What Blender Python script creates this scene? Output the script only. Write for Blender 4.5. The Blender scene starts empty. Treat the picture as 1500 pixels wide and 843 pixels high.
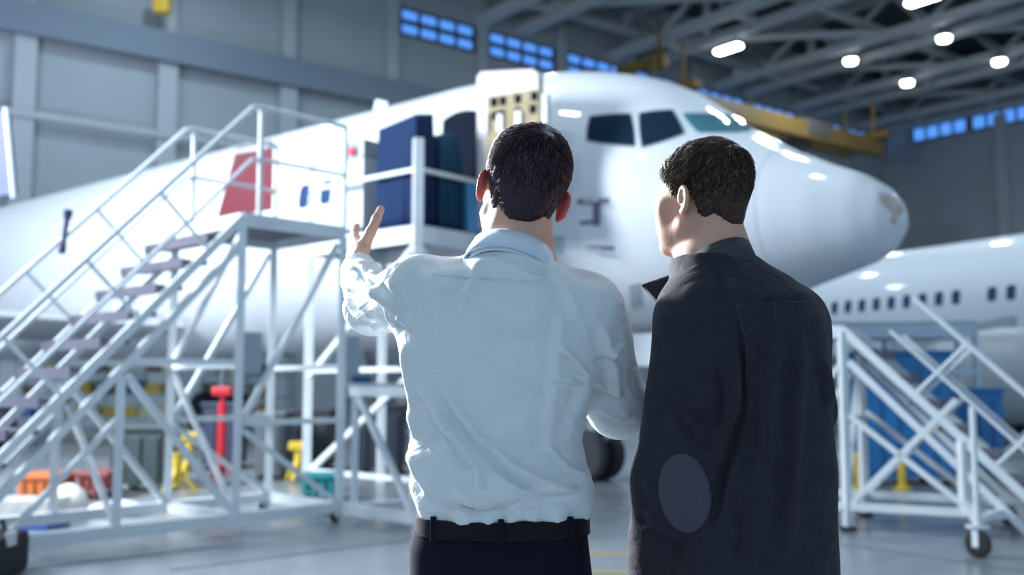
import bpy, math, random
import numpy as np
from mathutils import Vector, Matrix
random.seed(7)
SC = bpy.context.scene
COL = SC.collection
# ---------------------------------------------------------------- camera maths
F_PX = 1460.0
PITCH = math.atan(139.0 / F_PX)
CAM_H = 1.35
_c, _s = math.cos(PITCH), math.sin(PITCH)
def ray(px, py):
    return np.array([(px - 750) / F_PX, _c - (421.5 - py) / F_PX * _s, _s + (421.5 - py) / F_PX * _c])
def at_y(px, py, y):
    d = ray(px, py); return np.array([0, 0, CAM_H]) + d * (y / d[1])
def at_z(px, py, z):
    d = ray(px, py); return np.array([0, 0, CAM_H]) + d * ((z - CAM_H) / d[2])
# ---------------------------------------------------------------- materials
MATS = {}
def mat(name, rgb, rough=0.5, metal=0.0, emit=None, es=1.0, bump=0.0, bscale=30.0, var=0.0, vscale=6.0, **kw):
    if name in MATS: return MATS[name]
    m = bpy.data.materials.new(name); m.use_nodes = True
    nt = m.node_tree; b = nt.nodes['Principled BSDF']
    b.inputs['Base Color'].default_value = (*rgb, 1)
    b.inputs['Roughness'].default_value = rough
    b.inputs['Metallic'].default_value = metal
    for k, v in kw.items(): b.inputs[k].default_value = v
    if emit:
        b.inputs['Emission Color'].default_value = (*emit, 1); b.inputs['Emission Strength'].default_value = es
    if var or bump:
        tc = nt.nodes.new('ShaderNodeTexCoord')
        if var:
            n = nt.nodes.new('ShaderNodeTexNoise'); n.inputs['Scale'].default_value = vscale; n.inputs['Detail'].default_value = 5
            nt.links.new(tc.outputs['Object'], n.inputs['Vector'])
            mr = nt.nodes.new('ShaderNodeMapRange'); mr.inputs['From Min'].default_value = .3; mr.inputs['From Max'].default_value = .7
            mr.inputs['To Min'].default_value = 1 - var; mr.inputs['To Max'].default_value = 1 + var
            nt.links.new(n.outputs['Fac'], mr.inputs['Value'])
            mx = nt.nodes.new('ShaderNodeMix'); mx.data_type = 'RGBA'; mx.blend_type = 'MULTIPLY'; mx.inputs['Factor'].default_value = 1
            mx.inputs[6].default_value = (*rgb, 1)
            nt.links.new(mr.outputs['Result'], mx.inputs[7]); nt.links.new(mx.outputs[2], b.inputs['Base Color'])
        if bump:
            n2 = nt.nodes.new('ShaderNodeTexNoise'); n2.inputs['Scale'].default_value = bscale; n2.inputs['Detail'].default_value = 4
            nt.links.new(tc.outputs['Object'], n2.inputs['Vector'])
            bp = nt.nodes.new('ShaderNodeBump'); bp.inputs['Strength'].default_value = bump; bp.inputs['Distance'].default_value = .02
            nt.links.new(n2.outputs['Fac'], bp.inputs['Height']); nt.links.new(bp.outputs['Normal'], b.inputs['Normal'])
    MATS[name] = m
    return m
# ---------------------------------------------------------------- mesh builder
def unit(v):
    v = np.asarray(v, float); return v / (np.linalg.norm(v) + 1e-12)
def frame(d):
    d = unit(d); up = np.array([0, 0, 1.]) if abs(d[2]) < .95 else np.array([0, 1., 0])
    a = unit(np.cross(up, d)); return a, np.cross(d, a)
class MB:
    def __init__(self): self.v = []; self.f = []; self.mi = []; self.m = 0
    def add(self, vs, fs):
        o = len(self.v); self.v.extend([tuple(map(float, p)) for p in vs])
        for f in fs: self.f.append(tuple(i + o for i in f)); self.mi.append(self.m)
        return self
    def box(self, c, size, ax=None, bev=0.0):
        """box centred at c; ax = three axis vectors; chamfered edges when bev"""
        c = np.asarray(c, float); h = np.asarray(size, float) / 2
        A = np.eye(3) if ax is None else np.array([unit(a) for a in ax])
        if bev <= 0:
            vs = [c + (x * h[0]) * A[0] + (y * h[1]) * A[1] + (z * h[2]) * A[2] for x in (-1, 1) for y in (-1, 1) for z in (-1, 1)]
            fs = [(0, 1, 3, 2), (4, 6, 7, 5), (0, 4, 5, 1), (2, 3, 7, 6), (0, 2, 6, 4), (1, 5, 7, 3)]
            return self.add(vs, fs)
        bev = min(bev, .45 * 2 * h.min())
        import bmesh
        bm = bmesh.new(); bmesh.ops.create_cube(bm, size=1)
        for v in bm.verts: v.co = Vector((v.co.x * 2 * h[0], v.co.y * 2 * h[1], v.co.z * 2 * h[2]))
        bmesh.ops.bevel(bm, geom=bm.edges[:], offset=bev, segments=2, profile=.6, affect='EDGES')
        bm.verts.ensure_lookup_table()
        vs = [c + v.co.x * A[0] + v.co.y * A[1] + v.co.z * A[2] for v in bm.verts]
        fs = [[v.index for v in f.verts] for f in bm.faces]; bm.free()
        return self.add(vs, fs)
    def beam(self, a, b, w, h=None, up=(0, 0, 1)):
        a, b = np.asarray(a, float), np.asarray(b, float); h = h or w
        d = unit(b - a); up = np.asarray(up, float)
        if abs(np.dot(up, d)) > .97: up = np.array([1., .3, 0])
        s = unit(np.cross(d, up)); u = np.cross(s, d)
        return self.box((a + b) / 2, (np.linalg.norm(b - a), w, h), (d, s, u))
    def tube(self, pts, r, n=10, caps=True):
        pts = [np.asarray(p, float) for p in pts]; rs = r if hasattr(r, '__len__') else [r] * len(pts)
        vs = []; fs = []; pa = None
        for i, p in enumerate(pts):
            d = unit((pts[min(i + 1, len(pts) - 1)] - pts[max(i - 1, 0)]))
            if pa is None: a, b = frame(d)
            else:
                a = unit(pa - d * np.dot(pa, d)); b = np.cross(d, a)
            pa = a
            for k in range(n):
                t = 2 * math.pi * k / n; vs.append(p + rs[i] * (math.cos(t) * a + math.sin(t) * b))
        for i in range(len(pts) - 1):
            for k in range(n):
                k2 = (k + 1) % n; fs.append((i * n + k, i * n + k2, (i + 1) * n + k2, (i + 1) * n + k))
        if caps:
            fs.append(tuple(range(n))[::-1]); fs.append(tuple((len(pts) - 1) * n + k for k in range(n)))
        return self.add(vs, fs)
    def rings(self, R, close=True, caps=True):
        """R: list of rings (each list of points)"""
        n = len(R[0]); vs = [p for r in R for p in r]; fs = []
        for i in range(len(R) - 1):
            for k in range(n if close else n - 1):
                k2 = (k + 1) % n; fs.append((i * n + k, i * n + k2, (i + 1) * n + k2, (i + 1) * n + k))
        if caps: fs.append(tuple(range(n))[::-1]); fs.append(tuple((len(R) - 1) * n + k for k in range(n)))
        return self.add(vs, fs)
    def lathe(self, c, axis, prof, n=24):
        """prof: (distance along axis, radius)"""
        c = np.asarray(c, float); ax = unit(axis); a, b = frame(ax)
        R = [[c + ax * t + r * (math.cos(2 * math.pi * k / n) * a + math.sin(2 * math.pi * k / n) * b) for k in range(n)] for t, r in prof]
        return self.rings(R)
    def build(self, name, material, parent=None, smooth=False, origin=None):
        vs = np.array(self.v)
        if origin is None: origin = np.zeros(3) if parent is not None else np.array([vs[:, 0].mean(), vs[:, 1].mean(), vs[:, 2].min()])
        base = np.array(parent.matrix_world.translation) if False else None
        off = np.asarray(origin, float)
        if parent is not None: off = ORG[parent.name]
        me = bpy.data.meshes.new(name); me.from_pydata([tuple(p) for p in vs - off], [], self.f)
        mats = material if isinstance(material, (list, tuple)) else [material]
        for m_ in mats: me.materials.append(m_)
        if len(mats) > 1: me.polygons.foreach_set('material_index', self.mi)
        if smooth:
            me.polygons.foreach_set('use_smooth', [True] * len(me.polygons))
            if smooth != 'all': me.set_sharp_from_angle(angle=math.radians(40))
        me.update()
        import bmesh
        bm = bmesh.new(); bm.from_mesh(me); bmesh.ops.recalc_face_normals(bm, faces=bm.faces); bm.to_mesh(me); bm.free()
        o = bpy.data.objects.new(name, me); COL.objects.link(o)
        if parent is not None: o.parent = parent; ORG[o.name] = off
        else: o.location = off; ORG[o.name] = off
        return o
ORG = {}          # world origin that an object's mesh coordinates are relative to
def np_mesh(name, V, Fq, material, parent=None, smooth=True, origin=(0, 0, 0)):
    off = ORG[parent.name] if parent is not None else np.asarray(origin, float)
    me = bpy.data.meshes.new(name)
    me.from_pydata((V - off).tolist(), [], Fq.tolist() if hasattr(Fq, 'tolist') else Fq)
    for m_ in (material if isinstance(material, (list, tuple)) else [material]): me.materials.append(m_)
    if smooth: me.polygons.foreach_set('use_smooth', [True] * len(me.polygons))
    me.update()
    o = bpy.data.objects.new(name, me); COL.objects.link(o)
    if parent is not None: o.parent = parent
    else: o.location = off
    ORG[o.name] = off
    return o
def tag(o, label=None, cat=None, group=None, kind=None):
    if label: o['label'] = label
    if cat: o['category'] = cat
    if group: o['group'] = group
    if kind: o['kind'] = kind
    return o
def empty(name, loc, label=None, cat=None, group=None):
    o = bpy.data.objects.new(name, None); COL.objects.link(o); o.location = loc; o.empty_display_size = .2
    ORG[o.name] = np.asarray(loc, float)
    return tag(o, label, cat, group)
def copy_tree(o, offset=(0, 0, 0), rotz=0.0, parent=None):
    c = o.copy(); COL.objects.link(c); c.parent = parent
    if parent is None:
        c.location = Vector(o.location) + Vector(offset); c.rotation_euler.z += rotz
    for ch in [x for x in bpy.data.objects if x.parent == o]: copy_tree(ch, parent=c)
    return c
# ---------------------------------------------------------------- implicit surfaces -> one continuous mesh
class SDF:
    def __init__(self, xs, ys, zs):
        self.g = (np.asarray(xs), np.asarray(ys), np.asarray(zs))
        self.D = np.full((len(xs), len(ys), len(zs)), .5, np.float32)
    def _sub(self, lo, hi):
        sl = []
        for a, l, h in zip(self.g, lo, hi):
            i, j = np.searchsorted(a, l), np.searchsorted(a, h, side='right')
            if j - i < 1: return None
            sl.append(slice(i, j))
        X, Y, Z = [a[q].astype(np.float32) for a, q in zip(self.g, sl)]
        return tuple(sl), X[:, None, None], Y[None, :, None], Z[None, None, :]
    def put(self, lo, hi, fn, k=.01, op='+', pad=None):
        pad = pad if pad is not None else k + .02
        s = self._sub(np.asarray(lo) - pad, np.asarray(hi) + pad)
        if s is None: return
        sl, X, Y, Z = s; d = fn(X, Y, Z).astype(np.float32); D = self.D[sl]
        if op == '+':
            h = np.maximum(k - np.abs(D - d), 0) / max(k, 1e-6); self.D[sl] = np.minimum(D, d) - h * h * k * .25
        elif op == '-':
            d = -d; h = np.maximum(k - np.abs(D - d), 0) / max(k, 1e-6); self.D[sl] = np.maximum(D, d) + h * h * k * .25
        elif op == '&':
            h = np.maximum(k - np.abs(D - d), 0) / max(k, 1e-6); self.D[sl] = np.maximum(D, d) + h * h * k * .25
        return self
    def cone(self, a, b, ra, rb, k=.01, op='+'):
        a = np.asarray(a, float); b = np.asarray(b, float); ab = b - a; L2 = float(ab @ ab) + 1e-12; m = max(ra, rb)
        def fn(X, Y, Z):
            t = np.clip(((X - a[0]) * ab[0] + (Y - a[1]) * ab[1] + (Z - a[2]) * ab[2]) / L2, 0, 1)
            return np.sqrt((X - a[0] - t * ab[0]) ** 2 + (Y - a[1] - t * ab[1]) ** 2 + (Z - a[2] - t * ab[2]) ** 2) - (ra + (rb - ra) * t)
        return self.put(np.minimum(a, b) - m, np.maximum(a, b) + m, fn, k, op)
    def chain(self, pts, rs, k=.01, op='+'):
        for i in range(len(pts) - 1): self.cone(pts[i], pts[i + 1], rs[i], rs[i + 1], k, op)
    def ell(self, c, r, R=None, k=.01, op='+'):
        c = np.asarray(c, float); r = np.asarray(r, float); R = np.eye(3) if R is None else np.asarray(R); m = r.max()
        def fn(X, Y, Z):
            x, y, z = X - c[0], Y - c[1], Z - c[2]
            q = [(R[0][i] * x + R[1][i] * y + R[2][i] * z) / r[i] for i in range(3)]
            k0 = np.sqrt(q[0] ** 2 + q[1] ** 2 + q[2] ** 2)
            k1 = np.sqrt((q[0] / r[0]) ** 2 + (q[1] / r[1]) ** 2 + (q[2] / r[2]) ** 2) + 1e-6
            return k0 * (k0 - 1) / k1
        return self.put(c - m, c + m, fn, k, op)
    def stack(self, rows, k=.01, yaw=0.0, e=2.3, op='+', grow=0.0):
        """elliptical body through rows (z, cx, cy, rx, ry), turned by yaw"""
        T = np.array(sorted(rows)); cy_, sy_ = math.cos(yaw), math.sin(yaw); m = T[:, 3:].max() + grow
        def fn(X, Y, Z):
            z = Z.ravel(); cx, cy, rx, ry = [np.interp(z, T[:, 0], T[:, i])[None, None, :] for i in (1, 2, 3, 4)]
            rx = rx + grow; ry = ry + grow
            x, y = X - cx, Y - cy; u = np.abs(x * cy_ + y * sy_); v = np.abs(-x * sy_ + y * cy_)
            q = ((u / rx) ** e + (v / ry) ** e) ** (1 / e)
            d = (q - 1) * np.minimum(rx, ry)
            return np.maximum(d, np.maximum(T[0, 0] - Z, Z - T[-1, 0]))
        lo = [T[:, 1].min() - m, T[:, 2].min() - m, T[0, 0]]; hi = [T[:, 1].max() + m, T[:, 2].max() + m, T[-1, 0]]
        return self.put(lo, hi, fn, k, op)
    def mesh(self):
        D = self.D; gx, gy, gz = self.g; I = D < 0; nx, ny, nz = D.shape
        c = [I[dx:nx - 1 + dx, dy:ny - 1 + dy, dz:nz - 1 + dz] for dx in (0, 1) for dy in (0, 1) for dz in (0, 1)]
        cnt = sum(x.astype(np.uint8) for x in c); act = (cnt > 0) & (cnt < 8)
        ix, iy, iz = np.nonzero(act); idx = np.full(act.shape, -1, np.int64); idx[ix, iy, iz] = np.arange(len(ix))
        offs = [(dx, dy, dz) for dx in (0, 1) for dy in (0, 1) for dz in (0, 1)]
        val = [D[ix + o[0], iy + o[1], iz + o[2]] for o in offs]
        acc = np.zeros((len(ix), 3)); n = np.zeros(len(ix))
        for a in range(8):
            for b in range(a + 1, 8):
                df = [offs[b][i] - offs[a][i] for i in range(3)]
                if sum(map(abs, df)) != 1: continue
                va, vb = val[a], val[b]; x = (va < 0) != (vb < 0)
                t = np.where(x, va / np.where(x, va - vb, 1), 0)
                for i in range(3): acc[:, i] += np.where(x, offs[a][i] + t * df[i], 0)
                n += x
        p = acc / n[:, None]
        V = np.stack([gx[ix] + p[:, 0] * (gx[ix + 1] - gx[ix]), gy[iy] + p[:, 1] * (gy[iy + 1] - gy[iy]), gz[iz] + p[:, 2] * (gz[iz + 1] - gz[iz])], 1)
        Q = []
        for ax in range(3):
            sh = [nx, ny, nz]; A = [slice(None)] * 3; B = [slice(None)] * 3
            A[ax] = slice(0, sh[ax] - 1); B[ax] = slice(1, sh[ax])
            a, b = I[tuple(A)], I[tuple(B)]; ch = a != b
            o1, o2 = (ax + 1) % 3, (ax + 2) % 3
            e = np.array(np.nonzero(ch)).T
            ok = (e[:, o1] > 0) & (e[:, o2] > 0) & (e[:, o1] < sh[o1] - 1) & (e[:, o2] < sh[o2] - 1); e = e[ok]
            flip = a[e[:, 0], e[:, 1], e[:, 2]]
            q = []
            for d1, d2 in ((-1, -1), (0, -1), (0, 0), (-1, 0)):
                m = e.copy(); m[:, o1] += d1; m[:, o2] += d2; q.append(idx[m[:, 0], m[:, 1], m[:, 2]])
            q = np.stack(q, 1); q[~flip] = q[~flip][:, ::-1]; Q.append(q)
        return V, np.concatenate(Q)
def smooth_mesh(V, Q, it=2, lam=.5, lock=None):
    E = np.concatenate([Q[:, [0, 1]], Q[:, [1, 2]], Q[:, [2, 3]], Q[:, [3, 0]]]); E = np.concatenate([E, E[:, ::-1]])
    deg = np.bincount(E[:, 0], minlength=len(V))[:, None]
    for _ in range(it):
        S = np.stack([np.bincount(E[:, 0], weights=V[E[:, 1], i], minlength=len(V)) for i in range(3)], 1)
        V2 = V + lam * (S / np.maximum(deg, 1) - V)
        V = V2 if lock is None else np.where(lock[:, None], V, V2)
    return V
def vnormals(V, Q):
    n = np.cross(V[Q[:, 2]] - V[Q[:, 0]], V[Q[:, 3]] - V[Q[:, 1]]); N = np.zeros_like(V)
    for k in range(4):
        for i in range(3): N[:, i] += np.bincount(Q[:, k], weights=n[:, i], minlength=len(V))
    return N / (np.linalg.norm(N, axis=1, keepdims=True) + 1e-12)
def rot(yaw=0, pitch=0, roll=0):
    """yaw: turn left (towards -x from +y); pitch: look up; roll: lean head to the right"""
    return np.array((Matrix.Rotation(yaw, 3, 'Z') @ Matrix.Rotation(roll, 3, 'Y') @ Matrix.Rotation(pitch, 3, 'X')))
def axis_grid(segs):
    out = []
    for a, b, h in segs:
        n = max(1, int(round((b - a) / h))); out.extend(np.linspace(a, b, n, endpoint=False))
    out.append(segs[-1][1]); return np.array(out)
# ================================================================ PEOPLE
def px_of(V):
    x, y, z = V[:, 0], V[:, 1], V[:, 2] - CAM_H
    d = y * _c + z * _s; v = -y * _s + z * _c
    return np.stack([750 + F_PX * x / d, 421.5 - F_PX * v / d], 1)
skin = mat('skin', (.62, .36, .26), .5, bump=.05, bscale=220, var=.10, vscale=18)
skin.node_tree.nodes['Principled BSDF'].inputs['Subsurface Weight'].default_value = .25
skin.node_tree.nodes['Principled BSDF'].inputs['Subsurface Radius'].default_value = (.012, .004, .002)
eye_m = mat('eye_white', (.75, .74, .72), .15)
ear_m = mat('ear_skin', (.60, .12, .12), .5, **{'Subsurface Weight': .35})
ear_m.node_tree.nodes['Principled BSDF'].inputs['Subsurface Radius'].default_value = (.012, .003, .002)
lip_m = mat('lips', (.42, .19, .15), .45)

def add_head(S, c, R, k=1.0):
    """skull, jaw, face and ears; local x right, y to the face, z up"""
    W = lambda p: c + R @ (np.asarray(p, float) * k)
    E = lambda p, r, kk=.012, op='+', RR=None: S.ell(W(p), np.asarray(r) * k, R if RR is None else R @ RR, kk, op)
    C = lambda a, b, ra, rb, kk=.012, op='+': S.cone(W(a), W(b), ra * k, rb * k, kk, op)
    E((0, -.016, .042), (.0745, .093, .082), .02)
    E((0, .025, .005), (.066, .068, .085), .03)
    E((0, .030, -.045), (.056, .058, .065), .03)
    for s in (-1, 1):
        C((s * .054, .004, -.055), (s * .022, .074, -.098), .018, .016, .022)
        E((s * .047, .062, -.014), (.024, .024, .024), .02); E((s * .034, .062, -.052), (.026, .026, .036), .025)
        C((s * .040, .078, .024), (s * .012, .088, .022), .010, .010, .014)
    E((0, .080, -.100), (.022, .018, .016), .02)
    C((0, .089, .014), (0, .103, -.028), .008, .0115, .012)
    for s in (-1, 1):
        E((s * .011, .095, -.033), (.009, .010, .008), .006)
        E((s * .031, .098, .004), (.017, .016, .012), .012, '-')
        E((s * .031, .076, .004), (.0135, .0125, .0125), .004)
    C((-.020, .088, -.062), (.020, .088, -.062), .0065, .0065, .006)
    C((-.016, .087, -.073), (.016, .087, -.073), .0075, .0075, .006)
    # ears: concha plate, rolled rim, lobe
    for s in (-1, 1):
        ear = np.array(Matrix.Rotation(s * math.radians(26), 3, 'Z'))
        ec = np.array([s * .0805, -.010, -.006])
        E(ec, (.005, .016, .025), .008, '+', ear)
        pts = []
        for t in np.linspace(-.55 * math.pi, 1.05 * math.pi, 12):
            q = np.array([s * .004, -.016 * math.cos(t) * (1 if math.sin(t) > -.2 else .8), .026 * math.sin(t) + .002])
            pts.append(W(ec + ear @ q))
        S.chain(pts, [.0042 * k] * len(pts), .004)
        E(ec + np.array([0, .005, -.024]), (.005, .008, .009), .006)
        E(ec + ear @ np.array([s * .006, .002, 0]), (.005, .008, .012), .004, '-', ear)

def add_hand(S, w, fwd, thumb, side_back, curl=(.3, .35, .4, .45), spread=.12, thumb_dir=None, k=1.0, tc=.25):
    """palm from four metacarpals, five jointed fingers; fwd = finger direction, thumb = thumb side, side_back = back of hand"""
    y = unit(fwd); x = unit(np.asarray(thumb) - y * np.dot(thumb, y)); z = np.cross(x, y)
    if np.dot(z, side_back) < 0: z = -z
    L = lambda a, b, c_: w + k * (a * x + b * y + c_ * z)
    xs = (.030, .010, -.011, -.030); ys = (.088, .092, .087, .078)
    lens = ((.040, .025, .020), (.044, .028, .021), (.041, .026, .020), (.032, .020, .018))
    rad = (.0095, .0098, .0092, .0080)
    for i in range(4):
        S.cone(L(xs[i] * .62, .0, 0), L(xs[i], ys[i], 0), .0165 * k, .0125 * k, .014)
    S.ell(L(.022, .035, -.010), np.array([.018, .030, .013]) * k, np.stack([x, y, z], 1), .014)
    S.ell(L(-.024, .040, -.007), np.array([.013, .034, .012]) * k, np.stack([x, y, z], 1), .014)
    for i in range(4):
        p = L(xs[i], ys[i], 0); a = 0.0; sp = (1.5 - i) * spread * .5
        pts = [p]
        for j, l in enumerate(lens[i]):
            a += curl[i] * (1.0, 1.2, .8)[j]
            d = math.cos(a) * (y * math.cos(sp) + x * math.sin(sp)) - math.sin(a) * z
            p = p + d * l * k; pts.append(p)
        r = rad[i] * k
        S.chain(pts, [r * 1.05, r, r * .93, r * .78], .0035)
    td = thumb_dir if thumb_dir is not None else (.75, .6, -.25)
    d0 = unit(td[0] * x + td[1] * y + td[2] * z)
    a0 = L(.022, .018, -.006); a1 = a0 + d0 * .046 * k
    d1 = unit(d0 + tc * y * .6); a2 = a1 + d1 * .034 * k; d2 = unit(d1 + tc * y * .5); a3 = a2 + d2 * .026 * k
    S.chain([a0, a1, a2, a3], [.0155 * k, .0118 * k, .0105 * k, .0085 * k], .007)

def hair_region(L):
    """>0 where hair grows, head-local coordinates"""
    y, z, x = L[:, 1], L[:, 2], np.abs(L[:, 0])
    yy = np.array([-.13, -.075, -.052, -.034, -.022, .004, .012, .026, .033, .050, .066, .090, .12])
    zz = np.array([-.070, -.070, -.062, -.036, .020, .036, .006, .006, .036, .050, .070, .078, .078])
    z = z - np.interp(x, [0, .02, .045, .075], [0, 0, .028, .050]) * np.clip((-.045 - y) / .02, 0, 1)
    zz = zz + 0
    return z - np.interp(y, yy, zz)

def make_hair(parent, c, R, k, material, seed, top=.021, side=.007, n=9000, part=None):
    rng = np.random.default_rng(seed)
    h = .0028; P = np.array([c + R @ (np.array([a, b, d]) * k) for a in (-.1, .1) for b in (-.13, .1) for d in (-.1, .16)])
    lo, hi = P.min(0), P.max(0)
    S = SDF(*[np.arange(lo[i], hi[i], h) for i in range(3)])
    S.ell(c + R @ (np.array([0, -.016, .042]) * k), np.array([.0745, .093, .082]) * k, R, .02)
    S.ell(c + R @ (np.array([0, .025, .005]) * k), np.array([.066, .068, .085]) * k, R, .03)
    S.ell(c + R @ (np.array([0, -.035, -.03]) * k), np.array([.056, .058, .07]) * k, R, .03)
    V, Q = S.mesh()
    L = ((V - c) @ R) / k
    g = hair_region(L)
    N = vnormals(V, Q)
    up = np.clip((L[:, 2] + .02) / .12, 0, 1)
    th = side + (top - side) * up ** 1.3
    fade = np.clip(g / .02, 0, 1) ** .7
    lump = .0016 * np.sin(L[:, 0] * 90 + 1.3 * np.sin(L[:, 1] * 70)) + .0014 * np.sin(L[:, 1] * 120 + L[:, 2] * 60)
    V2 = V + N * ((th + lump * up) * fade * k - .0015 * (1 - fade))[:, None]
    keepv = g > -.002; kq = keepv[Q].all(1); Qk = Q[kq]
    used = np.unique(Qk); mp = np.full(len(V), -1); mp[used] = np.arange(len(used))
    VV = [V2[used] * 1.0]; FF = [tuple(q) for q in mp[Qk].tolist()]
    # short strands combed from the crown whorl
    A, B, Cc = V2[Qk[:, 0]], V2[Qk[:, 1]], V2[Qk[:, 2]]
    pick = rng.integers(0, len(Qk), n); f1, f2 = rng.random(n), rng.random(n)
    q = Qk[pick]
    base = (V2[q[:, 0]] * ((1 - f1) * (1 - f2))[:, None] + V2[q[:, 1]] * (f1 * (1 - f2))[:, None] + V2[q[:, 2]] * (f1 * f2)[:, None] + V2[q[:, 3]] * ((1 - f1) * f2)[:, None])
    nb = N[q[:, 0]]; Lb = ((base - c) @ R) / k
    crown = np.array([.012, -.078, .118]) if part is None else np.array(part)
    away = Lb - crown; tang = away + .35 * np.cross(np.array([0, -.5, .85]), away)
    dirn = tang @ R.T; dirn -= nb * (dirn * nb).sum(1, keepdims=True)
    dirn /= np.linalg.norm(dirn, axis=1, keepdims=True) + 1e-9
    dirn += rng.normal(size=(n, 3)) * (.15 + .9 * np.exp(-np.linalg.norm(away, axis=1) / .014))[:, None]; dirn -= nb * (dirn * nb).sum(1, keepdims=True); dirn /= np.linalg.norm(dirn, axis=1, keepdims=True) + 1e-9
    upb = np.clip((Lb[:, 2] + .03) / .12, 0, 1)
    ln = (.008 + .016 * upb) * (.6 + .8 * rng.random(n)) * k
    lift = (.05 + .17 * rng.random(n))[:, None]
    d0 = dirn + nb * lift
    side_v = np.cross(dirn, nb); side_v /= np.linalg.norm(side_v, axis=1, keepdims=True) + 1e-9
    w = (.0009 * (.7 + .6 * rng.random(n)))[:, None]
    p0 = base - nb * .002; p1 = p0 + d0 * (ln * .55)[:, None]; p2 = p1 + (dirn - nb * .12) * (ln * .45)[:, None]
    sv = np.stack([p0 - side_v * w, p0 + side_v * w, p0 + nb * w, p1 - side_v * w, p1 + side_v * w, p1 + nb * w, p2], 1).reshape(-1, 3)
    o = len(used) + 7 * np.arange(n)
    fs = []
    for i in o.tolist():
        fs += [(i, i + 1, i + 4, i + 3), (i + 1, i + 2, i + 5, i + 4), (i + 2, i, i + 3, i + 5), (i + 3, i + 4, i + 6), (i + 4, i + 5, i + 6), (i + 5, i + 3, i + 6)]
    o = np_mesh('hair', np.concatenate([VV[0], sv]), FF + fs, material, parent)
    shade = rng.choice(3, n, p=[.55, .27, .18]); o.data.polygons.foreach_set('material_index', [0] * len(FF) + np.repeat(shade, 6).tolist())
    return o

def hair_material(name, c0, c1):
    m = bpy.data.materials.new(name); m.use_nodes = True; nt = m.node_tree; b = nt.nodes['Principled BSDF']
    tc = nt.nodes.new('ShaderNodeTexCoord'); n = nt.nodes.new('ShaderNodeTexNoise'); n.inputs['Scale'].default_value = 160
    nt.links.new(tc.outputs['Object'], n.inputs['Vector'])
    cr = nt.nodes.new('ShaderNodeValToRGB'); cr.color_ramp.elements[0].color = (*c0, 1); cr.color_ramp.elements[1].color = (*c1, 1)
    cr.color_ramp.elements[0].position = .35; cr.color_ramp.elements[1].position = .7
    nt.links.new(n.outputs['Fac'], cr.inputs['Fac']); nt.links.new(cr.outputs['Color'], b.inputs['Base Color'])
    b.inputs['Roughness'].default_value = .42; b.inputs['Specular IOR Level'].default_value = .25
    return m

def folds(V, N, strokes, front=.35):
    P = px_of(V); w8 = np.clip((front - N[:, 1]) / .5, 0, 1)
    D = np.zeros(len(V))
    for pts, wid, amp in strokes:
        pts = np.array(pts, float); best = np.full(len(V), 1e9); sg = np.zeros(len(V)); tt = np.zeros(len(V))
        seg = np.linalg.norm(np.diff(pts, axis=0), axis=1); tot = seg.sum(); acc = 0
        for i in range(len(pts) - 1):
            a, b = pts[i], pts[i + 1]; ab = b - a; t = np.clip(((P - a) @ ab) / (ab @ ab), 0, 1)
            q = P - a - t[:, None] * ab; d = np.linalg.norm(q, axis=1); m = d < best
            sgn = np.sign(ab[0] * q[:, 1] - ab[1] * q[:, 0])
            best = np.where(m, d, best); sg = np.where(m, sgn * d, sg); tt = np.where(m, (acc + t * seg[i]) / tot, tt); acc += seg[i]
        taper = np.clip(np.minimum(tt, 1 - tt) * 5, 0, 1)
        if not pts.shape[0] > 1: continue
        s = np.where(best < 1e8, sg, 1e9)
        s = np.where(np.abs(s) < 1e-6, best, s)
        D += amp * taper * (np.exp(-(s / wid) ** 2) - .7 * np.exp(-((s - 1.5 * wid) / (1.2 * wid)) ** 2))
    return V + N * (D * w8 * FOLD)[:, None]
FOLD = 2.0
def wob(V, N, amp, sc, seed):
    r = np.random.default_rng(seed); D = np.zeros(len(V))
    for i in range(7):
        k = r.normal(size=3); k /= np.linalg.norm(k); f = sc * (.6 + 1.2 * r.random())
        D += np.sin(V @ k * f + 2.0 * np.sin(V @ r.normal(size=3) * f * .4) + r.random() * 6) / 7
    return V + N * (D * amp)[:, None]
def open_bottom(V, Q, keep):
    kq = keep[Q].all(1); Qk = Q[kq]; used = np.unique(Qk); mp = np.full(len(V), -1); mp[used] = np.arange(len(used))
    return V[used], mp[Qk]
def thick_strip(inner, outer):
    """closed band mesh from two equally long lists of rows (each row = points along the band)"""
    m = MB(); n = len(inner[0]); rows = list(inner) + list(outer)[::-1]; R = [[r[i] for r in rows] for i in range(n)]
    return m.rings(R)

# ------------------------------------------------------------------ man in the pale shirt
Y1 = 1.95
p1 = lambda px, py, dy=0.0: at_y(px, py, Y1 + dy)
man1 = empty('person', (at_y(735, 780, Y1)[0], Y1, 0), 'person in a white shirt and navy trousers, back turned, left arm raised', 'person')
C1 = p1(766, 284, .01); R1 = rot(math.radians(7), math.radians(4), math.radians(14))
W1x = p1(735, 780)[0]
def rowp(py, l, r, Y, ry, dy=0.0, pad=0.0):
    a, b = at_y(l, py, Y), at_y(r, py, Y); return (a[2], (a[0] + b[0]) / 2, Y + dy, (b[0] - a[0]) / 2 - pad, ry)
tors1 = [rowp(376, 696, 802, Y1, .082, -.012), rowp(388, 684, 814, Y1, .092, -.006), rowp(404, 634, 842, Y1, .106, .005), rowp(430, 596, 872, Y1, .120, .01), rowp(470, 586, 888, Y1, .128, .01),
         rowp(520, 582, 888, Y1, .130, .005), rowp(560, 588, 874, Y1, .128), rowp(600, 596, 862, Y1, .124), rowp(645, 599, 852, Y1, .120),
         rowp(680, 598, 858, Y1, .124, .0), rowp(710, 599, 870, Y1, .130), rowp(735, 606, 868, Y1, .126), rowp(757, 612, 862, Y1, .119), rowp(800, 612, 862, Y1, .117)]
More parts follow.
